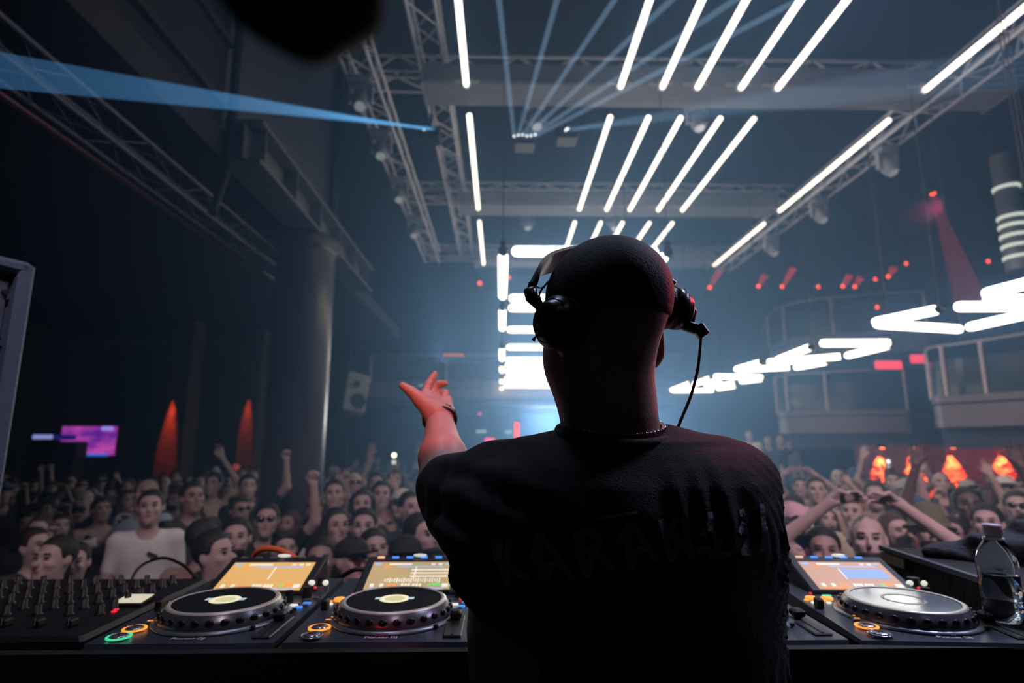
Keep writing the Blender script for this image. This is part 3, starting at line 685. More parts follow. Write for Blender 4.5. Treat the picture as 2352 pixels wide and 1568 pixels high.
def make_hair(style, h):
    s = SDF(); o = lambda x, y, z: HC+Vector((x, y, z))
    if style in ('short', 'long', 'bun', 'tousled'):
        s.el(o(0, .020, .042), (.086, .100, .092), k=.01)
        if style == 'tousled':
            for i in range(14):
                a = i*2.4; s.el(o(.055*math.cos(a), .01+.06*math.sin(a), .10+.012*math.sin(i*1.7)), (.030, .030, .026), k=.015)
        if style == 'long':
            for q in (-1, 1): s.rc(o(q*.074, .01, .04), o(q*.092, .0, -.20), .030, .034, k=.03)
            s.rc(o(0, .07, .02), o(0, .085, -.22), .07, .06, k=.04)
        if style == 'bun': s.el(o(0, .06, .15), (.04, .04, .035), k=.01)
        s.bx(o(0, -.09, -.050), (.062, .06, .112), .035, k=.02, op='s')
        s.bx(o(0, .0, -.13 if style != 'long' else -.5), (.15, .15, .10), .01, k=.01, op='s')
    if style == 'cap':
        s.el(o(0, .01, .040), (.091, .106, .088), k=.0); s.bx(o(0, 0, -.075), (.15, .2, .10), .005, k=.006, op='s')
        s.bx(o(0, -.125, .028), (.068, .065, .006), .005, k=.012); s.el(o(0, .01, .128), (.008, .008, .006), k=.002)
    if style == 'bucket':
        s.rc(o(0, .01, .03), o(0, .01, .085), .092, .078, k=.0); s.bx(o(0, .01, -.07), (.2, .2, .09), .005, k=.01, op='s')
        s.rc(o(0, .01, .02), o(0, .01, .03), .13, .10, k=.02); s.bx(o(0, .01, -.085), (.2, .2, .09), .005, k=.01, op='s')
    if style == 'beard':
        s.el(o(0, -.040, -.075), (.062, .068, .052), k=.01); s.bx(o(0, -.02, -.015), (.1, .14, .045), .01, k=.012, op='s'); s.bx(o(0, .06, -.07), (.1, .07, .09), .01, k=.02, op='s')
    nm = 'cap' if style == 'cap' else 'bucket_hat' if style == 'bucket' else 'beard' if style == 'beard' else 'hair'
    return tilt_head(npmesh(nm, [s.mesh(h)+(0,)], [M_black]), True)
def make_glasses():
    b = MB()
    for q in (-1, 1): b.ell(HC+Vector((q*.033, -.112, .005)), (.027, .006, .019), nu=12, nv=6); b.cyl(HC+Vector((q*.058, -.108, .01)), HC+Vector((q*.083, .0, .01)), .003, n=5)
    b.cyl(HC+Vector((-.01, -.116, .01)), HC+Vector((.01, -.116, .01)), .003, n=5)
    return tilt_head(b.mesh('sunglasses', mat('dark_lens', (.01, .01, .012), .1)), True)
shirt_cols = {'white': (.75, .80, .88), 'black': (.015, .016, .02), 'grey': (.20, .21, .25), 'pale blue': (.30, .45, .55), 'navy': (.02, .035, .08), 'dark red': (.22, .03, .05), 'cream': (.55, .50, .42), 'charcoal': (.05, .05, .06)}
M_sh = {k: mat('cloth_'+k.replace(' ', '_'), v, .85, bump=.15, bscale=25) for k, v in shirt_cols.items()}
hair_cols = {'dark': (.012, .01, .01), 'brown': (.06, .035, .025), 'fair': (.30, .22, .14)}
M_hr = {k: mat('hair_'+k, v, .6, bump=.5, bscale=50) for k, v in hair_cols.items()}
cap_cols = {'pink': (.60, .38, .48), 'white': (.6, .6, .62), 'black': (.015, .015, .018), 'blue': (.05, .10, .25), 'olive': (.12, .12, .08)}
M_cp = {k: mat('cap_'+k, v, .8) for k, v in cap_cols.items()}
M_tr = mat('dark_denim', (.03, .035, .05), .85)
HN, HF = .0125, .021
_cache = {}
def get(kind, *a):
    key = (kind,)+a
    if key not in _cache:
        if kind == 'body': _cache[key] = make_body('body', a[0], a[1], a[2])
        if kind == 'shirt': _cache[key] = make_shirt(a[0], a[1], a[2], a[3])
        if kind == 'trousers': _cache[key] = make_trousers(.02)
        if kind == 'hair': _cache[key] = make_hair(a[0], a[1])
        if kind == 'glasses': _cache[key] = make_glasses()
        if kind == 'phone': _cache[key] = MB().box((0, 0, 0), (.075, .009, .15), bev=.004).mesh('phone', M_black)
    return _cache[key]
def slotmat(o, i, m): o.material_slots[i].link = 'OBJECT'; o.material_slots[i].material = m
people = []
def person(x, y, rz=0., pose='down', shirt='black', style='tee', hair='short', hcol='dark', skin=0, fem=False, beard=False, glasses=False, near=True, sc=1., z=0., label=None, group=None, extra=None):
    h = HN if near else HF
    rz = rz-.85*math.atan2(x, y)
    r = empty('person', (x, y, z), rz, label, 'person', group); r.scale = (sc, sc, sc)
    o = inst('body', get('body', pose, h, fem), r); slotmat(o, 0, M_skin[skin])
    if shirt: o = inst('shirt', get('shirt', pose if style == 'tee' else 'x', h, fem, style), r); slotmat(o, 0, M_sh[shirt])
    if near: o = inst('trousers', get('trousers'), r); slotmat(o, 0, M_tr)
    else: o = inst('trousers', get('trousers'), r); slotmat(o, 0, M_tr)
    if hair in ('cap', 'bucket'):
        o = inst('cap' if hair == 'cap' else 'bucket_hat', get('hair', hair, .010), r); slotmat(o, 0, M_cp[hcol])
    elif hair != 'bald': o = inst('hair', get('hair', hair, .010), r); slotmat(o, 0, M_hr[hcol])
    if beard: o = inst('beard', get('hair', 'beard', .009), r); slotmat(o, 0, M_hr['dark'])
    if glasses: inst('sunglasses', get('glasses'), r)
    people.append((r, pose, shirt, style, hair, hcol, fem, beard, glasses)); return r
# ---- people who can be told apart: (px, py) of the head centre, then looks
def head_at(px, py, z=1.60, Y=None):
    if Y is None: return on_z(px, py, z)
    return on_y(px, py, Y)
HERO = [
 (345, 1168, 4.5, dict(shirt='white', pose='down', label='man in plain white tee with a small dark chest mark, arms down, at left')),
 (120, 1288, 3.3, dict(shirt='black', rz=-.6, hair='short', label='short-haired person low at far left just behind the big mixer')),
 (82, 1258, 3.9, dict(shirt='charcoal', rz=.7, label='man in charcoal tee at far left, head turned, behind the lowest face')),
 (168, 1300, 3.6, dict(shirt='black', sc=.95, label='short person low at left, second face from the frame edge')),
 (497, 1278, 3.2, dict(shirt='white', rz=.9, beard=False, label='man in white tee in side view just behind the left deck')),
 (541, 1240, 3.7, dict(shirt='black', beard=True, label='bearded man in black tee shouting, behind the orange cable')),
 (612, 1198, 4.4, dict(shirt='black', pose='one_up', glasses=True, label='man with dark glasses and one fist raised left of the pillar')),
 (572, 1088, 6.2, dict(shirt='black', pose='one_up', rz=.2, label='man in black with one long arm raised high near the pillar')),
 (490, 1098, 6.6, dict(shirt='cream', pose='turned_up', rz=-.3, fem=True, label='woman in cream top with a hand raised over her head at left')),
 (335, 1112, 5.4, dict(shirt='pale blue', rz=-.5, skin=1, hair='bald', label='bald man in pale blue shirt standing behind the white tee man')),
 (443, 1140, 5.0, dict(shirt='charcoal', skin=1, rz=.4, label='tall dark man in charcoal top right of the white tee man')),
 (470, 1240, 3.7, dict(shirt=None, rz=2.7, skin=1, label='bare-backed man seen from behind left of the first deck')),
 (655, 1240, 4.0, dict(shirt='grey', sc=.95, rz=.3, skin=0, hair='tousled', label='tousled-haired person in grey beside the orange cable')),
 (735, 1290, 3.35, dict(shirt='navy', skin=1, label='low face in navy just right of the pillar foot')),
 (775, 1212, 4.1, dict(shirt='white', fem=True, hair='long', rz=.3, label='woman with long dark hair and white shirt right of the pillar')),
 (812, 1290, 3.2, dict(shirt='black', hair='cap', hcol='black', rz=.5, label='person in a black cap low between the two left decks')),
 (835, 1214, 4.0, dict(shirt='black', pose='down', beard=True, label='dark-bearded man in black facing us, between pillar and raised hand')),
 (930, 1288, 3.15, dict(shirt='navy', skin=2, hair='cap', hcol='black', glasses=True, label='dark-skinned man in black cap low behind the second deck')),
 (972, 1235, 3.4, dict(shirt='white', beard=True, rz=.7, label='bearded man in white tee in profile beside the performer')),
 (922, 1160, 5.0, dict(shirt='black', hair='cap', hcol='white', style='vest', pose='one_up', rz=-.2, label='man in a white cap and black vest, arm bent up, below the lit phone')),
 (877, 1140, 5.4, dict(shirt='black', fem=True, hair='long', style='vest', pose='clap', label='woman in black vest with hands together in the middle rows')),
 (832, 1163, 4.9, dict(shirt='charcoal', fem=True, hair='long', label='long-haired woman in charcoal left of the vest woman')),
 (768, 1135, 5.3, dict(shirt='black', label='man in black tee beside the right edge of the pillar')),
 (815, 1088, 6.6, dict(shirt='white', hair='bald', glasses=True, rz=.2, label='bald man in white tee and dark glasses right of the pillar')),
 (866, 1100, 6.6, dict(shirt='white', fem=True, hair='long', rz=-.2, label='woman in white beside the bald man in white')),
 (908, 1096, 7.2, dict(shirt='pale blue', pose='both_up', fem=True, hair='long', label='woman in pale blue with both hands up below the lit phone')),
 (772, 1085, 6.1, dict(shirt='charcoal', rz=-.6, skin=0, label='man in charcoal turned aside, just right of the pillar')),
 (945, 1170, 4.6, dict(shirt='navy', rz=.4, label='man in navy tee next to the raised sleeve of the performer')),
 (860, 1265, 3.6, dict(shirt='black', pose='point', hair='short', rz=.3, label='man in black reaching an arm up between pillar and performer')),
 # right
 (1993, 1243, 3.1, dict(shirt='grey', style='vest', pose='arch', beard=True, hair='bald', label='bearded man in grey vest with both arms arched over his head')),
 (2136, 1220, 3.5, dict(shirt='black', hair='bucket', hcol='olive', glasses=True, beard=True, label='man in bucket hat and sunglasses right of the arched-arms man')),
 (2188, 1232, 3.9, dict(shirt='charcoal', glasses=True, beard=True, skin=1, rz=-.3, label='man in sunglasses peering from behind the bucket hat man')),
 (2268, 1205, 3.9, dict(shirt='white', beard=True, rz=-.2, label='dark-haired man with open mouth and white tee above the bag')),
 (2338, 1168, 4.6, dict(shirt='white', glasses=True, rz=-.1, label='man in white with glasses at the right edge of the frame')),
 (2224, 1160, 4.3, dict(shirt='black', pose='both_up', skin=2, rz=.1, label='dark-skinned person holding both hands high above the bag')),
 (1832, 1204, 3.9, dict(shirt='white', hair='cap', hcol='pink', rz=.3, label='person in a pink cap just right of the performer')),
 (1815, 1250, 3.3, dict(shirt='black', hair='cap', hcol='black', rz=.9, label='person in a black cap in profile beside the performer shoulder')),
 (1893, 1270, 3.15, dict(shirt='charcoal', hair='short', skin=1, label='dark-haired man low, left of the arched-arms man')),
 (1783, 1200, 4.3, dict(shirt='cream', hair='cap', hcol='white', rz=.2, label='person in a white cap close to the performer right shoulder')),
 (1876, 1128, 5.6, dict(shirt='white', style='vest', label='man in a white vest standing in the middle right crowd')),
 (1838, 1120, 7.3, dict(shirt='grey', pose='arch', fem=True, label='woman in grey with arms arched overhead farther back at right')),
 (1925, 1098, 8.5, dict(shirt='black', hair='bald', skin=0, label='bald man in black far back right of the performer')),
 (1960, 1180, 4.6, dict(shirt='cream', hair='tousled', hcol='fair', rz=-.3, fem=True, label='fair tousled woman in cream behind the arched arms')),
 (2010, 1140, 5.4, dict(shirt='black', pose='one_up', hair='short', label='man in black with one fist up behind the arched-arms man')),
 (2085, 1135, 5.4, dict(shirt='black', pose='phone', hair='cap', hcol='white', label='person in a white cap holding a phone up in the right crowd', extra='phone')),
 (2110, 1180, 4.5, dict(shirt='dark red', hair='cap', hcol='blue', rz=.4, label='person in dark red with a blue cap behind the bucket hat man')),
 (2163, 1100, 6.6, dict(shirt='navy', hair='bald', label='bald man in navy looking up below the red wall lights')),
 (2052, 1108, 7.2, dict(shirt='black', fem=True, hair='bun', pose='both_up', label='woman with a bun and both arms raised in the back right crowd')),
 (2310, 1120, 5.8, dict(shirt='charcoal', hair='cap', hcol='white', label='person in charcoal with a white cap near the right edge')),
 (1780, 1140, 5.4, dict(shirt='dark red', hair='short', label='man in dark red tee beside the performer upper arm')),
 (2060, 1225, 3.9, dict(shirt='white', fem=True, hair='long', hcol='brown', rz=.5, label='brown-haired woman in white between the arched arms and bucket hat')),
]
occ = []
CHEST = None
for i, (px, py, Y, kw) in enumerate(HERO):
    Y2 = Y; p = on_y(px, py, Y2); sc = kw.pop('sc', None); ex = kw.pop('extra', None)
    hz_ = p.z; sc = sc or min(1.10, max(.90, hz_/1.62))
    kw.setdefault('rz', (p.x-0)/Y2*-.0)
    rz = kw.pop('rz')
    r = person(p.x, p.y, rz, near=Y2 < 5.7, sc=sc, z=0., **kw); occ.append((p.x, p.y))
    if i == 0:
        MB().box((0, 0, 0), (.07, .004, .022), Matrix.Rotation(.5, 3, 'Y'), bev=.003).build('chest_print', M_black, r, (.05, -.119, 1.33))
    if ex == 'phone': 
        o = inst('phone', get('phone'), None, (p.x+.14, p.y-.36, 1.78)); tag(o, 'phone held up by the white-capped person in the right crowd', 'phone')
# held phones with lights (bright dots)
def lit_phone(px, py, Y, label, col):
    p = on_y(px, py, Y); r = empty('phone', p, .1, label, 'phone')
    MB().box((0, 0, 0), (.075, .009, .15), bev=.004).build('case', M_black, r)
    MB().ell((0, -.012, .05), (.028, .01, .028), nu=12, nv=8).build('torch', mat('torch_%d' % px, (1, 1, .9), .4, emit=col, es=3, sample=False), r)
    MB().box((0, -.008, -.03), (.05, .006, .05)).build('screen', mat('phone_screen', (.6, .7, .8), .4, emit=(.6, .75, .8), es=.8, sample=False), r)
lit_phone(905, 1055, 6.9, 'phone with a bright warm torch held above the crowd left of the performer', (1, .95, .75))
lit_phone(952, 1196, 4.9, 'phone with a pale blue light low beside the performer', (.3, .6, .9))
lit_phone(2040, 1068, 8.0, 'phone showing a pale screen held high at the back right', (.5, .65, .7))
# ---- the rest of the crowd
def blocked(x, y, d):
    return any((x-a)**2+(y-b)**2 < d*d for a, b in occ) or (x-pc.x)**2+(y-pc.y)**2 < .7**2
cand = []
yy = 4.1; row = 0
while yy < 17:
    st = .46+.012*yy
    xx = -8.2 if yy > 5 else -6
    while xx < 11:
        x = xx+rng.uniform(-.12, .12); y = yy+rng.uniform(-.14, .14); xx += st
        h_ = 1.62; f_ = Vector((x, y, h_-CH)); c_, s_ = math.cos(PS), math.sin(PS)
        X = c_*x-s_*y; Yc = s_*x+c_*y; Z = Yc*math.cos(TH)+f_.z*math.sin(TH); px = 1176+FP*X/Z; py = 784-FP*(f_.z*math.cos(TH)-Yc*math.sin(TH))/Z
        mid = 975 <= px <= 1740
        if not -40 < px < 2390: continue
        if mid and (y < 4.6 or y > 13 or rng.rand() < .35): continue
        if 225 < px < 470 and y < 4.7: continue
        if blocked(x, y, .36): continue
        if x < -6.6 and y > 10: continue
        if x < -3.8 and y > 14.6: continue
        if y > 10.4 and 1740 < px: continue
        if y > 9.3 and px > 1960: continue
        cand.append((x, y, px, py)); occ.append((x, y))
    yy += .50+.02*yy; row += 1
cand.sort(key=lambda c: c[1]); cand = [c for c in cand if not 975 <= c[2] <= 1740]+[c for c in cand if 975 <= c[2] <= 1740]; cand = cand[:244]
info = []
for x, y, px, py in cand:
    fem = rng.rand() < .35
    sh = rng.choice(['black', 'black', 'black', 'charcoal', 'navy', 'white', 'white', 'grey', 'pale blue', 'cream', 'dark red'] if x > -2 else ['black', 'black', 'black', 'black', 'charcoal', 'navy', 'charcoal', 'grey', 'white'])
    pose = rng.choice(['down', 'down', 'down', 'clap', 'one_up', 'both_up', 'phone', 'down', 'turned_up', 'point'])
    if y > 6.5 and pose in ('both_up', 'turned_up', 'one_up') and rng.rand() < (.97 if x > 1 else .7): pose = 'down'
    if y < 5.2: pose = rng.choice(['down', 'down', 'clap', 'down', 'phone'])
    hr = rng.choice(['long', 'bun', 'long', 'tousled'] if fem else ['short', 'short', 'short', 'cap', 'bald', 'tousled', 'short', 'bucket'])
    hc = rng.choice(['black', 'white', 'blue', 'olive']) if hr in ('cap', 'bucket') else rng.choice(['dark', 'dark', 'brown', 'fair'] if fem else ['dark', 'dark', 'brown'])
    sk = int(rng.choice([0, 0, 0, 1, 1, 2])); bd = (not fem) and rng.rand() < .35; gl = rng.rand() < .15
    r = person(x, y, rng.uniform(-.5, .5), str(pose), str(sh), 'vest' if rng.rand() < .15 and pose != 'x' else 'tee', str(hr), str(hc), sk, fem, bd, gl, near=y < 5.0, sc=rng.uniform(.94, 1.06)*(.95 if fem else 1))
    zone = 'left of pillar' if px < 610 else 'right of pillar' if px < 975 else 'behind the performer' if px < 1740 else 'right of performer' if px < 1990 else 'far right'
    band = 'front rows' if y < 5.4 else 'middle rows' if y < 8 else 'back rows' if y < 11 else 'last rows'
    arms = {'down': '', 'clap': ' clapping', 'one_up': ' one fist up', 'both_up': ' both hands up', 'phone': ' one hand at face', 'turned_up': ' hand over head', 'point': ' arm reaching out'}[str(pose)]
    hd = {'long': 'long-haired', 'bun': 'bun-haired', 'tousled': 'tousled', 'short': 'short-haired', 'bald': 'bald', 'cap': hc+'-capped', 'bucket': hc+'-hatted'}[str(hr)]
    info.append((r, '%s %s in %s%s' % (hd, 'woman' if fem else 'man', sh, arms), zone, band, px))
grp = {}
for t in info: grp.setdefault((t[1], t[2], t[3]), []).append(t)
words = ['leftmost', 'second from left', 'third from left', 'fourth from left', 'fifth from left', 'sixth from left', 'seventh from left', 'eighth from left']
for (a, z_, b_), L in grp.items():
    L.sort(key=lambda t: t[4])
    for k, t in enumerate(L):
        t[0]['label'] = '%s, %s %s%s' % (a, b_, z_, '' if len(L) == 1 else ', '+words[k])
        t[0]['group'] = 'crowd %s' % z_
# a few people up on the right side platform
struct('trim_9', (6.2, 13.0, .35), (3.0, 3.2, .7), M_black)
for k, (px, py, sh) in enumerate([(1722, 1000, 'white'), (1765, 1012, 'charcoal'), (1792, 1010, 'black'), (1810, 1022, 'grey')]):
    p = on_y(px, py, 12.5)
    person(p.x, p.y, .1*k, 'down', sh, near=False, z=p.z-1.62, label='person in %s standing above the back crowd on the raised platform at right' % sh, group='people on the platform')
# ================================================================== booth, decks
ZT = 1.79     # table top
r = empty('booth_table', (0, 1.4, .75), 0, 'long black booth table under the decks and mixers', 'table')
MB().box((.1, .05, ZT-.75-.02), (3.3, .98, .04), bev=.008).build('tabletop', mat('black_tabletop', (.012, .012, .014), .35), r)
MB().box((.1, -.33, .50), (3.3, .03, 1.0)).build('front_panel', M_black, r); MB().box((.1, .50, .50), (3.3, .03, 1.0)).build('rear_panel', M_black, r)
MB().box((.1, -.343, ZT-.75+.035), (3.3, .02, .150)).build('blackout_board', M_black, r)  # black board added in front to keep the deck fronts and gaps dark
for q in (-1.5, 1.7): MB().box((q, .05, .50), (.04, .9, 1.0)).build('side_panel', M_black, r)
TC = 1.91
M_dk = mat('deck_black_lacquer', (.085, .092, .12), .30, .35, spec=.6, bump=.02, bscale=200)
M_dkside = mat('deck_side', (.02, .02, .022), .45)
M_rub = mat('rubber_black', (.012, .012, .013), .5)
M_ring = mat('jog_metal_ring', (.95, .82, .66), .35, .35); M_jogside = mat('jog_side', (.16, .155, .18), .25, .5)
M_disc = mat('jog_disc', (.010, .011, .015), .8, spec=.15); M_discg = mat('jog_disc_glossy', (.22, .30, .42), .10, .8)
def em(name, col, es=1.): return mat(name, tuple(min(1, c) for c in col), .4, emit=col, es=es, sample=False)
M_or = em('led_orange', (1, .36, .05), 1.0); M_gr = em('led_green', (.05, .62, .32), 1.0); M_rd = em('led_red', (.9, .02, .05)); M_bl = em('led_blue', (.06, .25, .8)); M_wh = em('led_white', (.75, .72, .62))
M_btn = mat('button_grey', (.16, .16, .18), .4); M_btnc = mat('button_chrome', (.55, .55, .6), .2, .8)
def text_mesh(txt, size, ext=.0004):
    c = bpy.data.curves.new('txt', 'FONT'); c.body = txt; c.size = size; c.extrude = ext; c.align_x = 'CENTER'; c.align_y = 'CENTER'
    o = bpy.data.objects.new('txt', c); C.objects.link(o); dg = bpy.context.evaluated_depsgraph_get(); me = bpy.data.meshes.new_from_object(o.evaluated_get(dg))
    bpy.data.objects.remove(o); return me
tx = text_mesh('Pioneer DJ', .0135); M_txt = mat('print_grey', (.75, .70, .76), .5); tx.materials.clear(); tx.materials.append(M_txt)
M_sh1 = {}
def screen_mats(kind):
    base = {'amber': (.62, .36, .12), 'amber_busy': (.42, .30, .14), 'rose': (.48, .26, .17)}[kind]
    return em('screen_'+kind, base, .95)
# prototype deck: local origin = front left corner on the table, x across .33, y back .45
def make_deck(pos, rz, label, scr, disc=None, logo=True, lit=True, play='orange', cue=None, variant=0):
    h = TC-ZT; r = empty('media_deck', pos, rz, label, 'deck', 'decks on the booth table')
    b = MB(); b.box((.165, .226, h*.5-.012), (.326, .450, h-.024), bev=.012); b.build('base', M_dkside, r)
    b = MB(); vs = [(0.002, 0, h-.012), (.328, 0, h-.012), (.328, .004, h-.004), (.002, .004, h-.004), (.002, .29, h), (.328, .29, h), (.002, .45, h+.004), (.328, .45, h+.004), (.002, .45, h-.03), (.328, .45, h-.03)]
    b.add(vs, [(0, 1, 2, 3), (3, 2, 5, 4), (4, 5, 7, 6), (6, 7, 9, 8), (0, 3, 4, 6, 8), (1, 9, 7, 5, 2), (0, 8, 9, 1)])
    b.build('top_plate', M_dk, r)
    # jog wheel
    jc = Vector((.168, .158, h-.002)); 
    b = MB(); b.lathe([(.127, 0), (.127, .003), (.118, .005)], jc, 56); b.build('jog_rim', mat('jog_rim_grey', (.28, .30, .34), .3, .5), r)
    j = MB(); prof = [(.1165, .002), (.1185, .008), (.1130, .019), (.1045, .0285)]; j.lathe(prof, jc, 64); jw = j.build('jog_wheel', M_jogside, r)
    MB().lathe([(.1045, .0255), (.1045, .0295), (.0985, .0325), (.0948, .0310)], jc, 64, caps=False).build('metal_ring', M_ring, jw)
    MB().lathe([(.096, .0300), (.0001, .0302)], jc, 56).build('jog_disc', disc or M_disc, jw)
    dm = MB().ell((0, 0, 0), (.0085, .0045, .0085), nu=12, nv=6)
    dmp = MB(); 
    for k in range(28):
        a = 2*PI*k/28; p = jc+Vector((math.cos(a)*.1138, math.sin(a)*.1138, .0165)); dmp.ell(p, (.0085, .0042, .0070), Matrix.Rotation(a-PI/2, 3, 'Z'), nu=10, nv=6)
    dmp.build('grip_dimples', mat('dimple_dark', (.02, .02, .022), .2, .3), jw)
    if lit:
        MB().lathe([(.030, .0306), (.030, .0312), (.020, .0312), (.020, .0306)], jc, 32, caps=False).build('centre_display', em('jog_display_cream', (.72, .66, .42)), jw)
        MB().lathe([(.0195, .0309), (.0001, .0309)], jc, 28).build('display_face', em('jog_display_face', (.38, .36, .24)), jw)
        for q in (-1, 1): MB().box(jc+Vector((q*.033, .003, .0309)), (.012, .014, .0008)).build('display_mark', em('jog_display_blue', (.35, .5, .5)), jw)
    else:
        MB().lathe([(.040, .0304), (.036, .0309), (.034, .0304)], jc, 32, caps=False).build('centre_display', mat('disc_mark', (.10, .12, .16), .15, .4), jw)
    # screen
    tilt = Matrix.Rotation(math.radians(19), 3, 'X'); sc = Vector((.168, .375, h+.026))
    MB().box(sc, (.236, .155, .014), tilt, bev=.004).build('screen_housing', M_dkside, r)
    MB().add([(.05, .300, h), (.05, .448, h), (.05, .448, h+.044), (.286, .300, h), (.286, .448, h), (.286, .448, h+.044)], [(0, 1, 2), (3, 5, 4), (0, 2, 5, 3), (1, 4, 5, 2)]).build('screen_wedge', M_dkside, r)
    sf = MB().box(sc+tilt @ Vector((0, -.012, .0075)), (.196, .116, .002), tilt).build('screen', screen_mats(scr), r)
    def sq(x, y, w_, d_, m, name='screen_element'): MB().box(sc+tilt @ Vector((x, -.012+y, .0088)), (w_, d_, .0008), tilt).build(name, m, sf)
    W_ = em('ui_white', (.75, .70, .60)); B_ = em('ui_blue', (.28, .42, .66)); A_ = em('ui_orange', (.85, .28, .05)); G_ = em('ui_green', (.15, .6, .15)); D_ = em('ui_dark', (.12, .08, .03))
    sq(-.085, .048, .014, .009, B_); sq(-.03, .047, .055, .006, W_); sq(.05, .047, .010, .006, W_); sq(.067, .047, .010, .006, W_); sq(.084, .047, .010, .006, W_ if not variant else B_)
    sq(.02, .036, .11, .005, B_); sq(-.06, .036, .012, .004, A_)
    if variant == 2: sq(.035, .005, .10, .038, em('ui_wave_blue', (.22, .32, .55))); sq(-.016, .005, .002, .045, W_)
    else: sq(.01, .010, .0025, .052, W_)
    if variant == 1:
        for k in range(3): sq(.045, .022-k*.014, .09, .004, W_)
        for k in range(24): sq(-.055+k*.0055, -.022, .0022, .010+.004*((k*7) % 3), W_)
    sq(-.082, -.042, .008, .011, W_); sq(-.060, -.042, .008, .011, W_); sq(-.036, -.042, .018, .006, A_)
    for k in range(6): sq(-.012+k*.0075+(.003 if k > 2 else 0), -.042, .005, .011, W_)
    sq(.05, -.040, .007, .006, G_); sq(.066, -.038, .018, .008, A_ if variant != 1 else G_); sq(.086, -.043, .014, .012, W_); sq(0, -.054, .17, .004, B_ if variant != 2 else A_)
    for k in range(5):
        m = (em('led_amber_soft', (.7, .42, .25)) if k == 0 else M_bl) if variant else M_btn
        MB().box(sc+tilt @ Vector((-.085+k*.036, .067, .0085)), (.017, .006, .003), tilt).build('top_button', m, r)
    MB().ell(sc+tilt @ Vector((.012, .071, .012)), (.017, .005, .004)).build('usb_lamp', em('usb_white', (.55, .58, .5)), r)
    # play / cue
    for (x, y, m, nm) in ((.046, .070, M_or, 'play'), (.046, .026, M_gr if cue else None, 'cue')):
        c = Vector((x, y, h-.003)); MB().lathe([(.0150, .0), (.0150, .006), (.012, .0075), (.0001, .008)], c, 24).build(nm+'_button', M_btnc, r)
        rr = MB().lathe([(.0165, .004), (.0165, .0055), (.0205, .0055), (.0205, .003)], c, 28, caps=False).build(nm+'_ring', m or M_btnc, r)
        MB().box(c+Vector((0, 0, .0086)), (.014, .0022, .0006), Matrix.Rotation(.6, 3, 'Z')).box(c+Vector((0, 0, .0086)), (.014, .0022, .0006), Matrix.Rotation(-.9, 3, 'Z')).build(nm+'_print', mat('print_red', (.3, .03, .04), .5), r)
    for (x, y) in ((.030, .262), (.064, .262)):
        MB().lathe([(.0125, 0), (.0125, .004), (.011, .0055), (.0001, .006)], (x, y, h-.001), 20).build('loop_button', M_or, r)
    for (x, y, s_, m) in ((.014, .248, .005, M_or), (.050, .245, .006, M_or), (.02, .228, .0055, M_wh), (.052, .228, .0055, M_wh), (.056, .128, .004, M_or), (.078, .128, .004, M_or), (.050, .111, .004, M_or), (.073, .111, .004, M_or)):
        MB().box((x, y, h+.001), (.016 if s_ < .005 else .011, .008, .004), bev=.002).build('small_button', M_btn if s_ < .005 else m, r)
        if s_ < .005: MB().box((x, y, h+.0034), (.010, .003, .0008)).build('button_led', M_or, r)
    MB().box((.018, .198, h+.008), (.013, .022, .022), bev=.003).build('direction_lever', M_rub, r)
    for (x, y, m) in ((.055, .306, M_rd), (.075, .287, M_gr), (.108, .283, M_or), (.17, .281, M_btn), (.20, .281, M_btn), (.232, .281, M_or if not variant else M_btn)):
        MB().box((x, y, h+.001), (.019, .006, .004), bev=.001).build('hot_cue_button', m, r)
    # right side controls
    for (x, y, s_) in ((.290, .286, .011), (.262, .255, .009)): MB().cyl((x, y, h), (x, y, h+.022), s_, s_*.8, n=16).build('knob', M_rub, r)
    MB().cyl((.301, .345, h), (.301, .345, h+.012), .019, n=24).build('browse_knob_base', M_btnc, r); MB().cyl((.301, .345, h+.012), (.301, .345, h+.03), .013, .012, n=20).build('browse_knob', M_rub, r)
    for q, w2 in ((-1, .008), (1, .007)): MB().ell((.301+q*.016, .333, h+.02), (w2, .005, .006)).build('knob_glint', em('glint_glow', (.70, .68, .58)), r)  # highlights on the knob built as small glowing beads
    MB().ell((.297, .322, h+.012), (.003, .003, .003), nu=8, nv=5).build('status_led', M_rd, r)
    for (x, y, m) in ((.285, .235, M_btn), (.308, .235, M_bl), (.285, .220, M_wh), (.308, .220, M_btn), (.30, .205, M_bl), (.30, .262, M_rd if variant == 1 else M_btn), (.312, .276, M_btn)):
        MB().box((x, y, h+.001), (.016, .007, .004), bev=.001).build('small_button', m, r)
    for (x, y) in ((.298, .186), (.298, .172), (.262, .072)): MB().cyl((x, y, h-.001), (x, y, h+.004), .0045, n=12).build('dot_button', M_rub, r)
    MB().box((.296, .085, h-.0015), (.034, .125, .004), bev=.002).build('fader_plate', mat('fader_plate', (.03, .03, .035), .4), r)
    MB().box((.296, .085, h+.0008), (.005, .115, .0015)).build('fader_slot', M_rub, r)
    MB().box((.296, .118, h+.010), (.022, .026, .016), bev=.004).build('tempo_fader', M_rub, r)
    if variant == 2 or not logo: pass
    o = inst('lettering', tx, r, (.17, .020, h-.0010)); 
    return r
decks = [
 make_deck((-.722, 1.073, ZT), 0, 'leftmost media deck, amber screen with sparse lines, green cue ring', 'amber', cue=True),
 make_deck((-.382, 1.073, ZT), 0, 'media deck nearest the performer on his left, busy amber screen', 'amber_busy', variant=1),
 make_deck((.290, 1.070, ZT), 0, 'media deck half hidden behind the performer back at right', 'amber', lit=False, disc=mat('disc_dim', (.04, .05, .065), .3)),
 make_deck((.637, 1.066, ZT), math.radians(-4.5), 'rightmost media deck with a glossy disc and rose screen', 'rose', disc=M_discg, lit=False, variant=2)]
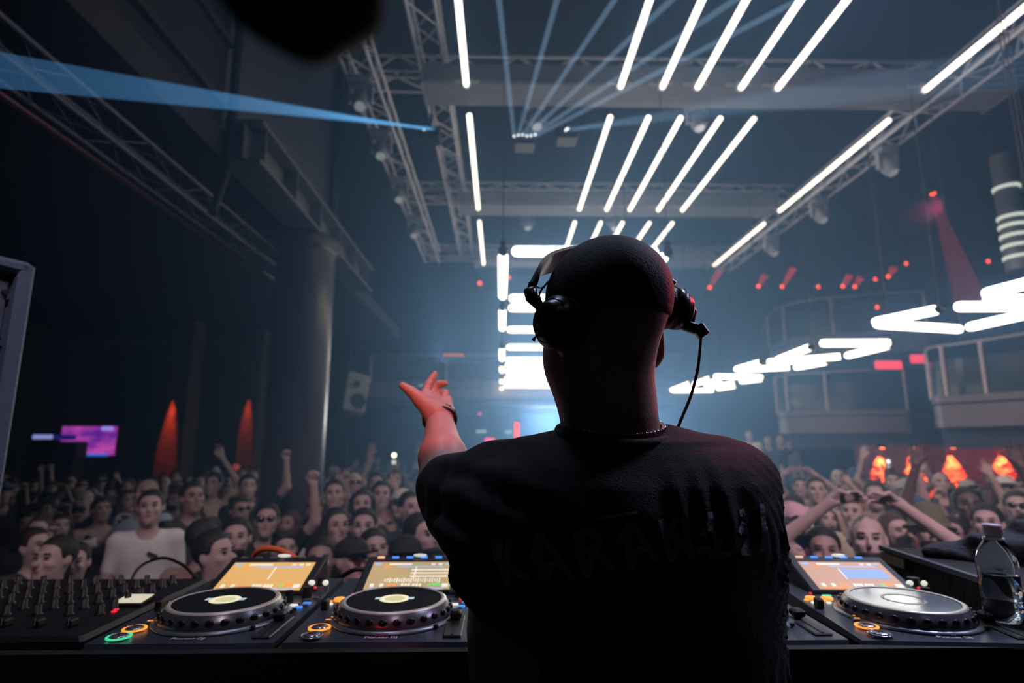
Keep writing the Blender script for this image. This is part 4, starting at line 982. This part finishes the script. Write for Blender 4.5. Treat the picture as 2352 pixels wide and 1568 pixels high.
# mixer behind the performer and the big mixer at left
def mixer(pos, wd, dp, cols, label, rows=6, faders=True, scr=False, top=TC):
    h = top-ZT; r = empty('mixer', pos, 0, label, 'mixer')
    MB().box((wd/2, dp/2, h/2), (wd, dp, h), bev=.008).build('case', mat('mixer_black', (.012, .012, .015), .5), r)
    km = MB().lathe([(.0095, 0), (.0095, .003), (.0065, .005), (.006, .020), (.0001, .021)], n=12).box((0, -.0062, .013), (.0016, .0016, .014)).mesh('knob', [M_rub])
    pm = MB().box((0, 0, 0), (.0016, .0012, .014)).mesh('pointer', mat('knob_pointer', (.25, .26, .32), .5))
    fm = MB().box((0, 0, .008), (.012, .022, .014), bev=.003).mesh('fader', M_rub)
    sx = wd/(cols+1)
    for c_ in range(cols):
        for q in range(rows):
            p = (sx*(c_+1), dp*.30+q*dp*.66/rows, h); k = inst('knob', km, r, p, Quaternion((0, 0, 1), rng.uniform(-1, 1)))
            inst('pointer', pm, k, (0, -.0068, .013))
        if faders:
            MB().box((sx*(c_+1), dp*.15, h+.0005), (.005, dp*.2, .001)).build('fader_slot', M_black, r); fo = inst('fader', fm, r, (sx*(c_+1), dp*rng.uniform(.1, .22), h)); inst('pointer', pm, fo, (0, -.0115, .012))
    return r
mixer((-.030, 1.085, ZT), .305, .42, 5, 'black mixer hidden between the decks behind the performer')
mx = mixer((-1.36, 1.10, ZT), .62, .45, 9, 'wide dark mixer with rows of black knobs at far left', rows=7)
h = TC-ZT
p = Vector((.615, .195, h+.004)); pr = Matrix.Rotation(.12, 3, 'X')
MB().box((.575, .215, h+.006), (.062, .055, .008), pr, bev=.002).build('meter_housing', M_blackmetal, mx); MB().box((.575, .215, h+.0105), (.056, .045, .002), pr).build('meter_screen', em('meter_cream', (.55, .50, .38)), mx)
for (x, y) in ((.545, .155), (.57, .165), (.575, .15)): MB().box((x, y, h+.002), (.009, .006, .003), bev=.001).build('red_led', M_rd, mx)
# aluminium case corner, strap
r = empty('flight_case_edge', (.0, 0, 0), 0, 'flight case corner with pale metal edge beside the performer', 'case')
q = on_z(1122, 1400, 1.86)
MB().add([(-.045, 1.09, 1.88), (-.022, 1.09, 1.875), (-.014, 1.17, 1.875), (-.022, 1.235, 1.88), (-.040, 1.235, 1.88)] + [(-.045, 1.09, 1.80), (-.022, 1.09, 1.80), (-.014, 1.17, 1.80), (-.022, 1.235, 1.80), (-.040, 1.235, 1.80)], [(0, 1, 2, 3, 4), (9, 8, 7, 6, 5)]+[(i, i+5, (i+1) % 5+5, (i+1) % 5) for i in range(5)]).build('metal_corner', mat('pale_metal', (.62, .55, .66), .4, .2), r)
MB().box((-.033, 1.066, 1.20), (.03, .02, .88)).build('post', M_dkside, r)
o = MB().path([at(1112, 1475, 1.02), at(1103, 1520, 1.0), at(1090, 1560, 1.0), at(1080, 1640, 1.0)], .009, n=8).build('strap', mat('blue_webbing', (.30, .42, .60), .8, bump=.8, bscale=120)); tag(o, 'pale blue webbing strap hanging beside the performer at his left', 'strap')
# cables
def cable(label, pts, rad, m, k=8):
    o = MB().path(smooth_pts(pts, k), rad, n=10).build('cable', m); return tag(o, label, 'cable')
cable('orange cable arching above the left deck screen', [at(578, 1330, 1.62), at(580, 1286, 1.62), at(600, 1262, 1.60), at(640, 1262, 1.58), at(680, 1284, 1.56), at(722, 1318, 1.55), at(745, 1345, 1.56)], .008, mat('cable_orange', (.85, .16, .06), .5))
cable('black cable looping up between the two left decks', [at(660, 1348, 1.58), at(720, 1342, 1.55), at(780, 1325, 1.53), at(815, 1308, 1.52), at(848, 1310, 1.52), at(850, 1325, 1.50), at(820, 1338, 1.5), at(780, 1352, 1.5)], .006, M_rub)
cable('thin black cable arching over the far mixer knobs', [at(300, 1335, 1.50), at(318, 1305, 1.56), at(345, 1288, 1.6), at(380, 1281, 1.58), at(420, 1297, 1.55), at(450, 1326, 1.52), at(470, 1345, 1.5)], .004, M_rub)
# black case with jacket and bottle at right
a = on_z(2085, 1420, ZT); 
r = empty('equipment_case', (1.31, 1.38, ZT), math.radians(-6), 'black case with a wood strip standing right of the rightmost deck', 'case')
MB().box((0, 0, .085), (.52, .52, .17), bev=.012).build('box', M_black, r)
MB().box((-.262, 0, .168), (.012, .52, .012)).build('edge_trim', mat('case_trim', (.10, .11, .15), .5), r); MB().box((-.263, .20, .145), (.010, .11, .024)).build('wood_strip', mat('wood_strip', (.40, .24, .12), .5, bump=.3, bscale=80), r)
s = SDF(); cz = ZT+.17
s.rc((1.20, 1.45, cz+.02), (1.55, 1.40, cz+.10), .035, .09, k=.05); s.rc((1.35, 1.36, cz+.02), (1.60, 1.30, cz+.06), .04, .10, k=.05); s.rc((1.10, 1.52, cz+.012), (1.28, 1.46, cz+.03), .018, .04, k=.04)
V, F = s.mesh(.009, disp=lambda P: .007*np.sin(P[..., 0]*42+P[..., 2]*60)*np.sin(P[..., 1]*35+1.3)+.004*np.sin(P[..., 2]*95+P[..., 0]*30))
o = link(bpy.data.objects.new('jacket', npmesh('jacket', [(V, F, 0)], [mat('jacket_cloth', (.035, .04, .055), .75, bump=.4, bscale=60)]))); tag(o, 'dark jacket thrown over the black case at the right edge', 'jacket')
# bottle
bp_ = on_z(2308, 1425, TC+.002); M_pet = mat('clear_plastic', (.9, .95, 1), .05, trans=1., ior=1.38)
r = empty('water_bottle', (bp_.x, bp_.y, TC+.002), 0, 'clear plastic water bottle with white cap on the right deck', 'bottle')
MB().lathe([(.0, .001), (.028, .001), (.0325, .006), (.033, .03), (.031, .036), (.033, .042), (.033, .088), (.034, .10), (.033, .115), (.027, .132), (.018, .146), (.0135, .152), (.013, .162)], n=36).build('body', M_pet, r)
MB().lathe([(.0, .004), (.030, .004), (.031, .03), (.0295, .036), (.031, .042), (.031, .085), (.0, .0855)], n=30).build('water', mat('water', (.8, .9, 1), .0, trans=1., ior=1.33), r)
MB().lathe([(.0155, .158), (.0160, .161), (.0160, .176), (.0145, .179), (.0001, .1795)], n=28).build('cap', mat('cap_plastic', (.62, .55, .60), .5), r); MB().lathe([(.0175, .150), (.0175, .154), (.0140, .154), (.0140, .150)], n=28, caps=False).build('neck_ring', mat('neck_clear', (.6, .65, .7), .2), r)
# monitor speaker at the left edge
c_ = at(75, 608, 1.75); th_ = .0
r = empty('monitor_speaker', (c_.x, c_.y, .75), math.radians(63), 'tall dark blue grey loudspeaker cut by the left edge of the frame', 'speaker')
Hs = c_.z-.75; M_spk = mat('speaker_paint', (.09, .13, .21), .5, bump=.2, bscale=120)
MB().box((-.30, .22, Hs/2), (.60, .40, Hs), bev=.02).build('cabinet', M_spk, r)
MB().box((-.02, .0, Hs/2), (.04, .05, Hs), bev=.012).build('frame_rail', M_spk, r); MB().box((-.30, .0, Hs-.02), (.58, .05, .04), bev=.012).build('frame_rail', M_spk, r); MB().box((-.58, .0, Hs/2), (.04, .05, Hs), bev=.012).build('frame_rail', M_spk, r)
MB().box((-.30, .012, Hs/2-.02), (.50, .01, Hs-.08)).build('grille', mat('grille_blue', (.09, .12, .18), .6, bump=.6, bscale=300), r)
for k in range(4): MB().cyl((-.056, .004, Hs-.10-k*.14), (-.056, -.004, Hs-.10-k*.14), .008, n=10).build('screw', M_black, r)
# dark soft shape of unknown kind hanging right in front of the camera at the top (out of focus)
s = SDF(); g0 = lambda px, py, Z: tuple(at(px, py, Z)); Zb = .17
s.el(g0(690, -10, Zb), (.0185, .012, .0135), k=.01); s.el(g0(800, 15, Zb), (.0105, .011, .009), k=.01); s.el(g0(715, 88, Zb), (.006, .007, .006), k=.01); s.el(g0(600, -60, Zb), (.013, .012, .011), k=.015); s.rc(g0(700, -40, Zb), g0(700, -700, Zb+.02), .014, .009, k=.015)
o = link(bpy.data.objects.new('hanging_pouch', npmesh('hanging_pouch', [s.mesh(.002)+(0,)], [M_black]))); tag(o, 'soft black shape hanging close at the top, fully out of focus', 'blob')
# ================================================================== the performer
ZD = .84
pr_ = at(1390, 1100, ZD)
DJ = empty('person', (pr_.x, pr_.y, .75), 0, 'man in black tee and cap seen from behind, left arm raised, headphones on', 'person')
def dj_part(name, me, parent=DJ):
    me.transform(Matrix.Translation(-Vector(DJ.location))); o = bpy.data.objects.new(name, me); link(o, parent); return o
A3 = lambda px, py, Z=ZD: tuple(at(px, py, Z))
yaw = math.radians(30); Fd = Vector((-math.sin(yaw), math.cos(yaw), 0)); Rd = Vector((math.cos(yaw), math.sin(yaw), 0)); Ud = Vector((0, 0, 1))
RH = Matrix((Rd, Fd, Ud)).transposed()   # head axes as columns: x right, y forward
HCd = at(1391, 700, .84)
hp = lambda x, y, z: tuple(HCd+RH @ Vector((x, y, z)))
s = SDF()
s.el(hp(0, -.005, .0), (.079, .097, .088), RH, k=.02)
s.el(hp(0, .030, -.075), (.063, .070, .078), RH, k=.04); s.el(hp(0, .072, -.125), (.030, .026, .026), RH, k=.02)
s.rc(hp(0, .095, -.03), hp(0, .115, -.065), .008, .014, k=.012)
s.rc(hp(-.018, .092, -.095), hp(.018, .092, -.095), .009, k=.008)
# right ear, seen from behind under the ear cup
s.el(A3(1504, 795, .865), (.012, .012, .030), k=.008); s.el(A3(1515, 788, .868), (.0065, .012, .027), k=.006)
s.el(hp(-.030, .030, -.080), (.042, .055, .055), RH, k=.03)
s.el(hp(-.082, -.004, -.050), (.008, .018, .031), RH, k=.008)
# neck and torso
s.rc(A3(1392, 800), A3(1396, 930), .064, .062, k=.035); s.rc(A3(1396, 930), A3(1405, 1040), .062, .075, k=.03)
s.rc(A3(1432, 830, .82), A3(1440, 960, .81), .026, .030, k=.03)
s.stack([(1.50, pr_.x+.01, .84, .17, .10), (1.75, pr_.x+.01, .84, .19, .11), (2.0, pr_.x, .84, .20, .11), (2.15, pr_.x, .84, .19, .09)], k=.05)
# left arm up and forward
EL = at(1022, 1108, 1.03); WR = at(1010, 962, 1.22)
s.rc(A3(1120, 1112, .87), tuple(EL), .048, .046, k=.03); s.rc(tuple(EL), tuple(EL.lerp(WR, .35)), .045, .043, k=.02); s.rc(tuple(EL.lerp(WR, .35)), tuple(WR), .043, .0275, k=.02)
# right arm down with the forearm reaching to the mixer
s.rc(A3(1690, 1120, .85), A3(1702, 1370, .88), .052, .042, k=.03); s.rc(A3(1702, 1370, .88), A3(1560, 1440, 1.04), .040, .028, k=.02)
Vb, Fb = s.mesh(.0055)
# left hand: palm open towards us, fingers partly curled
hs = SDF(); K = lambda a, b, r0, r1, k=.004: hs.rc(A3(*a), A3(*b), r0, r1, k=k)
K((1010, 972, 1.21), (1008, 950, 1.225), .026, .024, .015)
for q in ((978, 908, 1.265), (994, 914, 1.272), (1010, 922, 1.272), (1024, 934, 1.262)): K((1006, 952, 1.225), q, .021, .0125, .014)
K((1000, 950, 1.215), (968, 920, 1.225), .024, .017, .014); K((968, 920, 1.225), (944, 899, 1.228), .016, .0115, .006); K((944, 899, 1.228), (925, 885, 1.232), .0110, .0080)
K((1028, 950, 1.225), (1026, 930, 1.25), .016, .013, .012)
K((976, 904, 1.268), (985, 882, 1.282), .0100, .0090); K((985, 882, 1.282), (993, 868, 1.290), .0090, .0082); K((993, 868, 1.290), (999, 859, 1.294), .0082, .0072)
K((992, 912, 1.274), (999, 892, 1.290), .0100, .0092); K((999, 892, 1.290), (1010, 881, 1.288), .0090, .0083); K((1010, 881, 1.288), (1022, 880, 1.280), .0082, .0072)
K((1008, 920, 1.272), (1015, 903, 1.284), .0098, .0092); K((1015, 903, 1.284), (1023, 903, 1.270), .0090, .0084); K((1023, 903, 1.270), (1020, 915, 1.256), .0082, .0074)
K((1022, 932, 1.262), (1028, 917, 1.268), .0092, .0086); K((1028, 917, 1.268), (1030, 920, 1.252), .0084, .0078); K((1030, 920, 1.252), (1024, 930, 1.244), .0076, .0068)
Vh, Fh = hs.mesh(.0018)
rh = SDF(); hand_sdf(rh, at(1560, 1440, 1.04), (-.3, .6, -.25), (-1, -.3, 0), (0, -.2, -1), 'claw'); Vr, Fr = rh.mesh(.003)
dj_part('body', npmesh('body', [(Vb, Fb, 0), (Vh, Fh, 0), (Vr, Fr, 0)], [mat('skin_performer', (.50, .33, .30), .42, bump=.08, bscale=220)]))
# beard along the jaw
s = SDF(); s.el(hp(0, .032, -.082), (.0635, .070, .0765), RH, k=.02); s.el(hp(0, .072, -.125), (.032, .028, .028), RH, k=.02); s.bx(hp(0, .03, -.035), (.1, .15, .045), .01, RH, k=.012, op='s'); s.bx(hp(0, -.065, -.09), (.1, .06, .1), .01, RH, k=.015, op='s')
dj_part('beard', npmesh('beard', [s.mesh(.004, disp=lambda P: .0012*np.sin(P[..., 0]*900)*np.sin(P[..., 2]*1100))+(0,)], [mat('beard_dark', (.03, .02, .02), .7, bump=1, bscale=300)]))
# T-shirt
s = SDF()
rows = [(1800, 1120, 1742, .125), (1568, 1122, 1738, .12), (1430, 1116, 1744, .118), (1370, 1085, 1752, .118), (1310, 1048, 1760, .116), (1240, 1022, 1764, .114), (1160, 1030, 1760, .110), (1105, 1052, 1748, .100), (1070, 1090, 1722, .085), (1042, 1170, 1675, .068), (1022, 1230, 1610, .055)]
st = []
for py, l, r_, b_ in rows:
    pl, pr2 = at(l, py, ZD), at(r_, py, ZD); st.append(((pl.z+pr2.z)/2, (pl.x+pr2.x)/2, .838, (pr2.x-pl.x)/2, b_))
s.stack(st, n=2.5, k=.035)
s.el(A3(1415, 1052, .84), (.098, .082, .047), k=.03)
s.rc(A3(1300, 1058, .84), A3(1130, 1108, .86), .042, .052, k=.035); s.rc(A3(1530, 1052, .84), A3(1684, 1108, .84), .044, .054, k=.035)
s.rc(A3(1684, 1110, .84), A3(1700, 1300, .86), .055, .058, k=.03)
s.rc(A3(1125, 1112, .87), A3(1034, 1114, 1.0), .058, .054, k=.03); s.rc(A3(1110, 1180, .88), A3(1040, 1165, .98), .05, .045, k=.04); s.rc(A3(1080, 1240, .87), A3(1050, 1200, .93), .035, .035, k=.04)
# openings: sleeve mouth and neck hole
s.rc(tuple(EL.lerp(WR, .12)), tuple(EL.lerp(WR, .9)), .049, .047, k=.006, op='s'); s.rc(A3(1404, 960), A3(1404, 800), .072, k=.006, op='s')
def folds(P):
    x, y, z = P[..., 0], P[..., 1], P[..., 2]
    L = np.exp(-((x+.02)**2+(z-2.13)**2)/.010); R_ = np.exp(-((x-.40)**2/.004+(z-2.02)**2/.03)); T = np.exp(-((z-2.16)**2)/.002)
    return .0055*L*np.sin(95*(z*1.1+x*.6)+20*y)+.0040*R_*np.sin(330*(x+.05*np.sin(z*20)))+.0035*T*np.sin(70*x+45*y+6*np.sin(25*x))+.0025*np.sin(22*x+9*z)*np.sin(17*z+5*x)
Vs_, Fs_ = s.mesh(.0065, disp=folds)
M_tee = mat('black_cotton', (.022, .019, .024), .85, bump=.25, bscale=420, var=.2)
tee = dj_part('t_shirt', npmesh('t_shirt', [(Vs_, Fs_, 0)], [M_tee]))
# collar rib, sleeve hem
def ring_on(c, ax, ra, rb, rad, n=40):
    x, y, z = frame(ax); return [c+x*math.cos(2*PI*i/n)*ra+y*math.sin(2*PI*i/n)*rb for i in range(n)]
c_ = at(1408, 992, .838); b = MB(); b.path(ring_on(c_, Vector((.02, -.22, 1)), .080, .078, .006), .0065, n=8, closed=True)
dj_part('collar', b.mesh('collar', M_tee), tee).location = (0, 0, 0)
# lettering on the back: jagged strokes laid on the cloth
from mathutils.bvhtree import BVHTree
bvh = BVHTree.FromPolygons([tuple(v) for v in Vs_], [tuple(f) for f in Fs_])
def Zp(x, y): return (1050+x/3.136, 1100+y/3.136)
strokes = [[(265, 420), (290, 590)], [(310, 420), (290, 590)], [(380, 430), (350, 600)], [(290, 560), (365, 750)], [(350, 600), (365, 750)], [(340, 600), (520, 730)],
 [(590, 390), (540, 600)], [(590, 390), (610, 720)], [(600, 400), (830, 715)], [(610, 640), (730, 600)], [(640, 720), (680, 620)],
 [(845, 370), (880, 500)], [(920, 350), (870, 520)], [(920, 350), (1040, 440)], [(1040, 440), (985, 505)], [(985, 505), (845, 525)], [(870, 520), (945, 715)], [(945, 715), (970, 520)], [(985, 520), (1130, 655)],
 [(1160, 460), (1250, 310)], [(1250, 310), (1225, 500)], [(1225, 500), (1255, 645)], [(1255, 645), (1285, 500)], [(1250, 310), (1435, 590)], [(1285, 510), (1370, 500)],
 [(1465, 290), (1535, 595)], [(1580, 280), (1510, 400)], [(1490, 300), (1500, 420)], [(1510, 390), (1620, 450)], [(1535, 595), (1620, 450)], [(1620, 450), (1690, 570)], [(1630, 280), (1690, 570)],
 [(1800, 265), (1860, 260)], [(1840, 270), (1770, 415)], [(1820, 300), (1860, 450)], [(1895, 430), (1820, 575)], [(1720, 515), (1820, 500)], [(1840, 550), (1990, 535)],
 [(2030, 245), (2105, 235)], [(2095, 240), (2030, 390)], [(2060, 310), (2080, 400)], [(2120, 400), (2050, 530)], [(2040, 520), (2120, 530)],
 [(1010, 285), (1300, 240)], [(2190, 180), (2215, 420)], [(2215, 330), (2195, 520)]]
b = MB(); O = Vector((0, 0, CH))
for a_, c2 in strokes:
    pts = []
    for t in np.linspace(0, 1, 9):
        px, py = Zp(a_[0]+(c2[0]-a_[0])*t, a_[1]+(c2[1]-a_[1])*t); d = ray(px, py).normalized(); hit = bvh.ray_cast(O, d)
        if hit[0] is None: pts = []; break
        pts.append((hit[0]+hit[1]*.0012 if hit[1].dot(d) < 0 else hit[0]-hit[1]*.0012, hit[1]))
    if len(pts) < 2: continue
    wd_ = .0042 if a_ != (1010, 285) else .002; vs = []
    for i, (p, nn) in enumerate(pts):
        t_ = (pts[min(i+1, len(pts)-1)][0]-pts[max(i-1, 0)][0]).normalized(); sd = t_.cross(nn).normalized()*wd_; vs += [p-sd, p+sd]
    b.add(vs, [(i*2, i*2+1, i*2+3, i*2+2) for i in range(len(pts)-1)])
dj_part('lettering', b.mesh('lettering', mat('faded_print', (.42, .42, .55), .7)), tee)
# trousers and shoes below the frame
s = SDF(); s.rc((pr_.x-.07, .84, 1.62), (pr_.x+.09, .84, 1.62), .13, k=.05)
for q in (-1, 1): s.rc((pr_.x+q*.10, .84, 1.55), (pr_.x+q*.13, .83, 1.22), .10, .075, k=.03); s.rc((pr_.x+q*.13, .83, 1.22), (pr_.x+q*.14, .80, .84), .072, .06, k=.03)
dj_part('trousers', npmesh('trousers', [s.mesh(.012)+(0,)], [M_tr]))
for q in (-1, 1):
    s = SDF(); s.rc((pr_.x+q*.14, .78, .80), (pr_.x+q*.16, .95, .785), .045, .035, k=.02); s.bx((pr_.x+q*.15, .86, .74), (.2, .3, .015), .002, k=.002, op='s'); dj_part('shoe', npmesh('shoe', [s.mesh(.007)+(0,)], [M_rub]))
# cap: crown with seams, button, brim facing away
s = SDF(); CR = HCd+Vector((0, 0, .008)); 
s.el(tuple(CR+RH @ Vector((0, -.004, 0))), (.0855, .104, .092), RH, k=0); s.bx(tuple(CR+Vector((0, 0, -.135))), (.2, .2, .10), .004, k=.004, op='s')
def seams(P):
    q = (P-np.array(CR)) @ np.array(RH); a = np.arctan2(q[..., 1], q[..., 0]); return -.0011*np.exp(-(np.abs(((a*3/PI+.5) % 1)-.5)/.035)**2)
cap = dj_part('cap', npmesh('cap', [s.mesh(.0045, disp=seams)+(0,)], [mat('cap_cloth', (.030, .022, .028), .7, bump=.2, bscale=300)]))
bt = at(1386, 560, .84); b = MB().lathe([(.0085, -.006), (.0085, .001), (.006, .0035), (.0001, .004)], bt, 16); dj_part('button', b.mesh('button', M_rub), cap)
b = MB(); vs = []; n = 14
for i in range(n+1):
    u = -1+2*i/n
    for v in (0, 1):
        x = u*.070*(1-.25*v*abs(u)); y = .085*math.sqrt(max(0, 1-.55*u*u))+v*.062*math.sqrt(max(0, 1-u*u*.9)); z = -.020-.022*u*u-.004*v
        for t in (0, -.003): vs.append(CR+RH @ Vector((x, y, z+t)))
fs = []
for i in range(n):
    a = i*4; fs += [(a, a+2, a+6, a+4), (a+1, a+5, a+7, a+3), (a+2, a+3, a+7, a+6), (a, a+4, a+5, a+1)]
b.add(vs, fs, 0, True); dj_part('brim', b.mesh('brim', MATS['cap_cloth']), cap)
# chain necklace, wristband
nk = dj_part('necklace', MB().path(ring_on(at(1408, 972, .838), Vector((.02, -.25, 1)), .0735, .070, .002, 60), .0012, n=5, closed=True).mesh('necklace', mat('silver', (.8, .8, .85), .15, 1.)))
lk = ring_on(at(1408, 972, .838), Vector((.02, -.25, 1)), .0740, .0705, 0, 58); lm = MB().lathe([(.0012, -.0022), (.0030, -.0010), (.0030, .0010), (.0012, .0022)], n=8).mesh('link', MATS['silver'])
for i, p in enumerate(lk):
    if p.y < .86: o = inst('link', lm, nk, p-Vector(DJ.location), Quaternion((1, 0, 0), i*.9))
ax_ = (WR-EL).normalized(); wc = WR-ax_*.004
b = MB().path([p for p in ring_on(wc, ax_, .0335, .0315, 0, 30)], .0042, n=8, closed=True); dj_part('wristband', b.mesh('wristband', M_rub))
bl = dj_part('bracelet', MB().path(ring_on(wc+ax_*.012, ax_, .0335, .0318, 0, 30), .0022, n=6, closed=True).mesh('bracelet', MATS['silver']))
bm2 = MB().box((0, 0, 0), (.0065, .004, .008), bev=.0012).mesh('link', MATS['silver'])
for i, p in enumerate(ring_on(wc+ax_*.012, ax_, .0350, .0332, 0, 26)): inst('link', bm2, bl, p-Vector(DJ.location), (p-wc).to_track_quat('Y', 'Z'))
# ------------------------------------------------------------------ headphones
M_hp = mat('headphone_black', (.015, .015, .018), .28, .1, spec=.6); M_pad = mat('leather_pad', (.02, .018, .02), .4, bump=.2, bscale=150); M_hinge = mat('hinge_metal', (.10, .10, .13), .35, .5)
r = empty('headphones', HCd, 0, 'black DJ headphones worn over the cap, right cup pushed back', 'headphones'); B0 = Vector(HCd)
def cup(c, ax, rad, nm=''):
    ax = Vector(ax).normalized(); c = Vector(c)-B0
    e = MB().lathe([(.0001, .030), (rad*.55, .030), (rad*.72, .026), (rad*.80, .018), (rad*.98, .014), (rad, .006), (rad*.98, -.004), (.0001, -.004)], c, 36, ax).build('ear_cup', M_hp, r)
    MB().lathe([(rad*.98, -.003), (rad*1.04, -.010), (rad*.98, -.020), (rad*.6, -.020)], c, 36, ax).build('cushion', M_pad, e)
    MB().lathe([(rad*.86, .0165), (rad*.86, .0185), (rad*.80, .0190)], c, 36, ax, caps=False).build('trim_ring', mat('cup_trim', (.04, .10, .14), .2, .6), e)
    return e
Lc_ = at(1286, 742, .775); cup(Lc_, -Rd*.85+Vector((-.25, -.35, .05)), .037)
Rc_ = at(1548, 707, .885); cup(Rc_-Vector((.004, 0, 0)), Vector((1, .10, -.08)), .034)
# headband: wide arc over the front of the cap from left hinge to right cup
P0 = at(1222, 655, .80); bandpts = smooth_pts([P0, at(1230, 622, .83), at(1262, 600, .89), at(1330, 588, .955), at(1420, 600, .975), at(1500, 625, .95), at(1552, 655, .895)], 7)
b = MB(); vs = []
for i, p in enumerate(bandpts):
    t = (bandpts[min(i+1, len(bandpts)-1)]-bandpts[max(i-1, 0)]).normalized(); ins_ = (HCd-p); ins_ = (ins_-t*ins_.dot(t)).normalized(); wv = t.cross(ins_).normalized(); u = i/(len(bandpts)-1); wdt = .006+.015*math.sin(PI*min(1, u*1.05))**.7
    for (a, c) in ((-1, 0), (1, 0), (1, .006), (-1, .006)): vs.append(p+wv*a*wdt+ins_*c-B0)
n = len(bandpts); fs = [(i*4+j, i*4+(j+1) % 4, i*4+4+(j+1) % 4, i*4+4+j) for i in range(n-1) for j in range(4)]+[(3, 2, 1, 0), tuple((n-1)*4+j for j in range(4))]
b.add(vs, fs, 0, False).build('headband', M_hp, r)
def hinge(pts, rads, nm='hinge', m=M_hp): return MB().path([Vector(p)-B0 for p in pts], rads, n=10).build(nm, m, r)
hinge([at(1223, 652, .80), at(1218, 668, .795), at(1222, 684, .79), at(1234, 700, .785), at(1246, 716, .78)], [.006, .0095, .0095, .0062, .005])
hinge([at(1246, 716, .78), at(1238, 740, .77), at(1236, 762, .77)], [.005, .006, .004], 'yoke'); hinge([at(1240, 760, .77), at(1224, 782, .77)], [.005, .003], 'lock_tab')
hinge(smooth_pts([at(1266, 640, .80), at(1252, 655, .80), at(1240, 672, .80), at(1240, 684, .80), at(1250, 706, .79)], 4), .0014, 'wire', M_rub); hinge(smooth_pts([at(1230, 656, .80), at(1240, 661, .80), at(1252, 658, .80)], 4), .001, 'wire', M_rub)
# right side: band end, hinge, yoke arm and slider end with the cable
hinge([at(1510, 628, .90), at(1530, 642, .895), at(1550, 655, .89)], [.006, .008, .007], 'band_end')
hinge([at(1584, 694, .885), at(1592, 715, .885), at(1586, 740, .885)], [.0055, .006, .006], 'hinge')
b = MB(); pa, pb = at(1560, 742, .88), at(1618, 762, .87); dd = (pb-pa); x_, y_, z_ = frame(dd); rot = Matrix((x_, y_, z_)).transposed()
b.box((pa+pb)/2-B0, (.012, .016, dd.length), rot, bev=.003); b.build('slider', M_hp, r)
b = MB(); pa, pb = at(1600, 748, .872), at(1618, 772, .868); dd = pb-pa; x_, y_, z_ = frame(dd); b.box((pa+pb)/2-B0, (.013, .018, dd.length), Matrix((x_, y_, z_)).transposed(), bev=.002).build('cable_plug', M_hp, r)
MB().path([p-B0 for p in smooth_pts([at(1610, 768, .868), at(1608, 800, .866), at(1602, 850, .86), at(1588, 905, .855), at(1570, 950, .85), at(1553, 990, .845)], 6)], .0022, n=8).build('cable', M_rub, r)
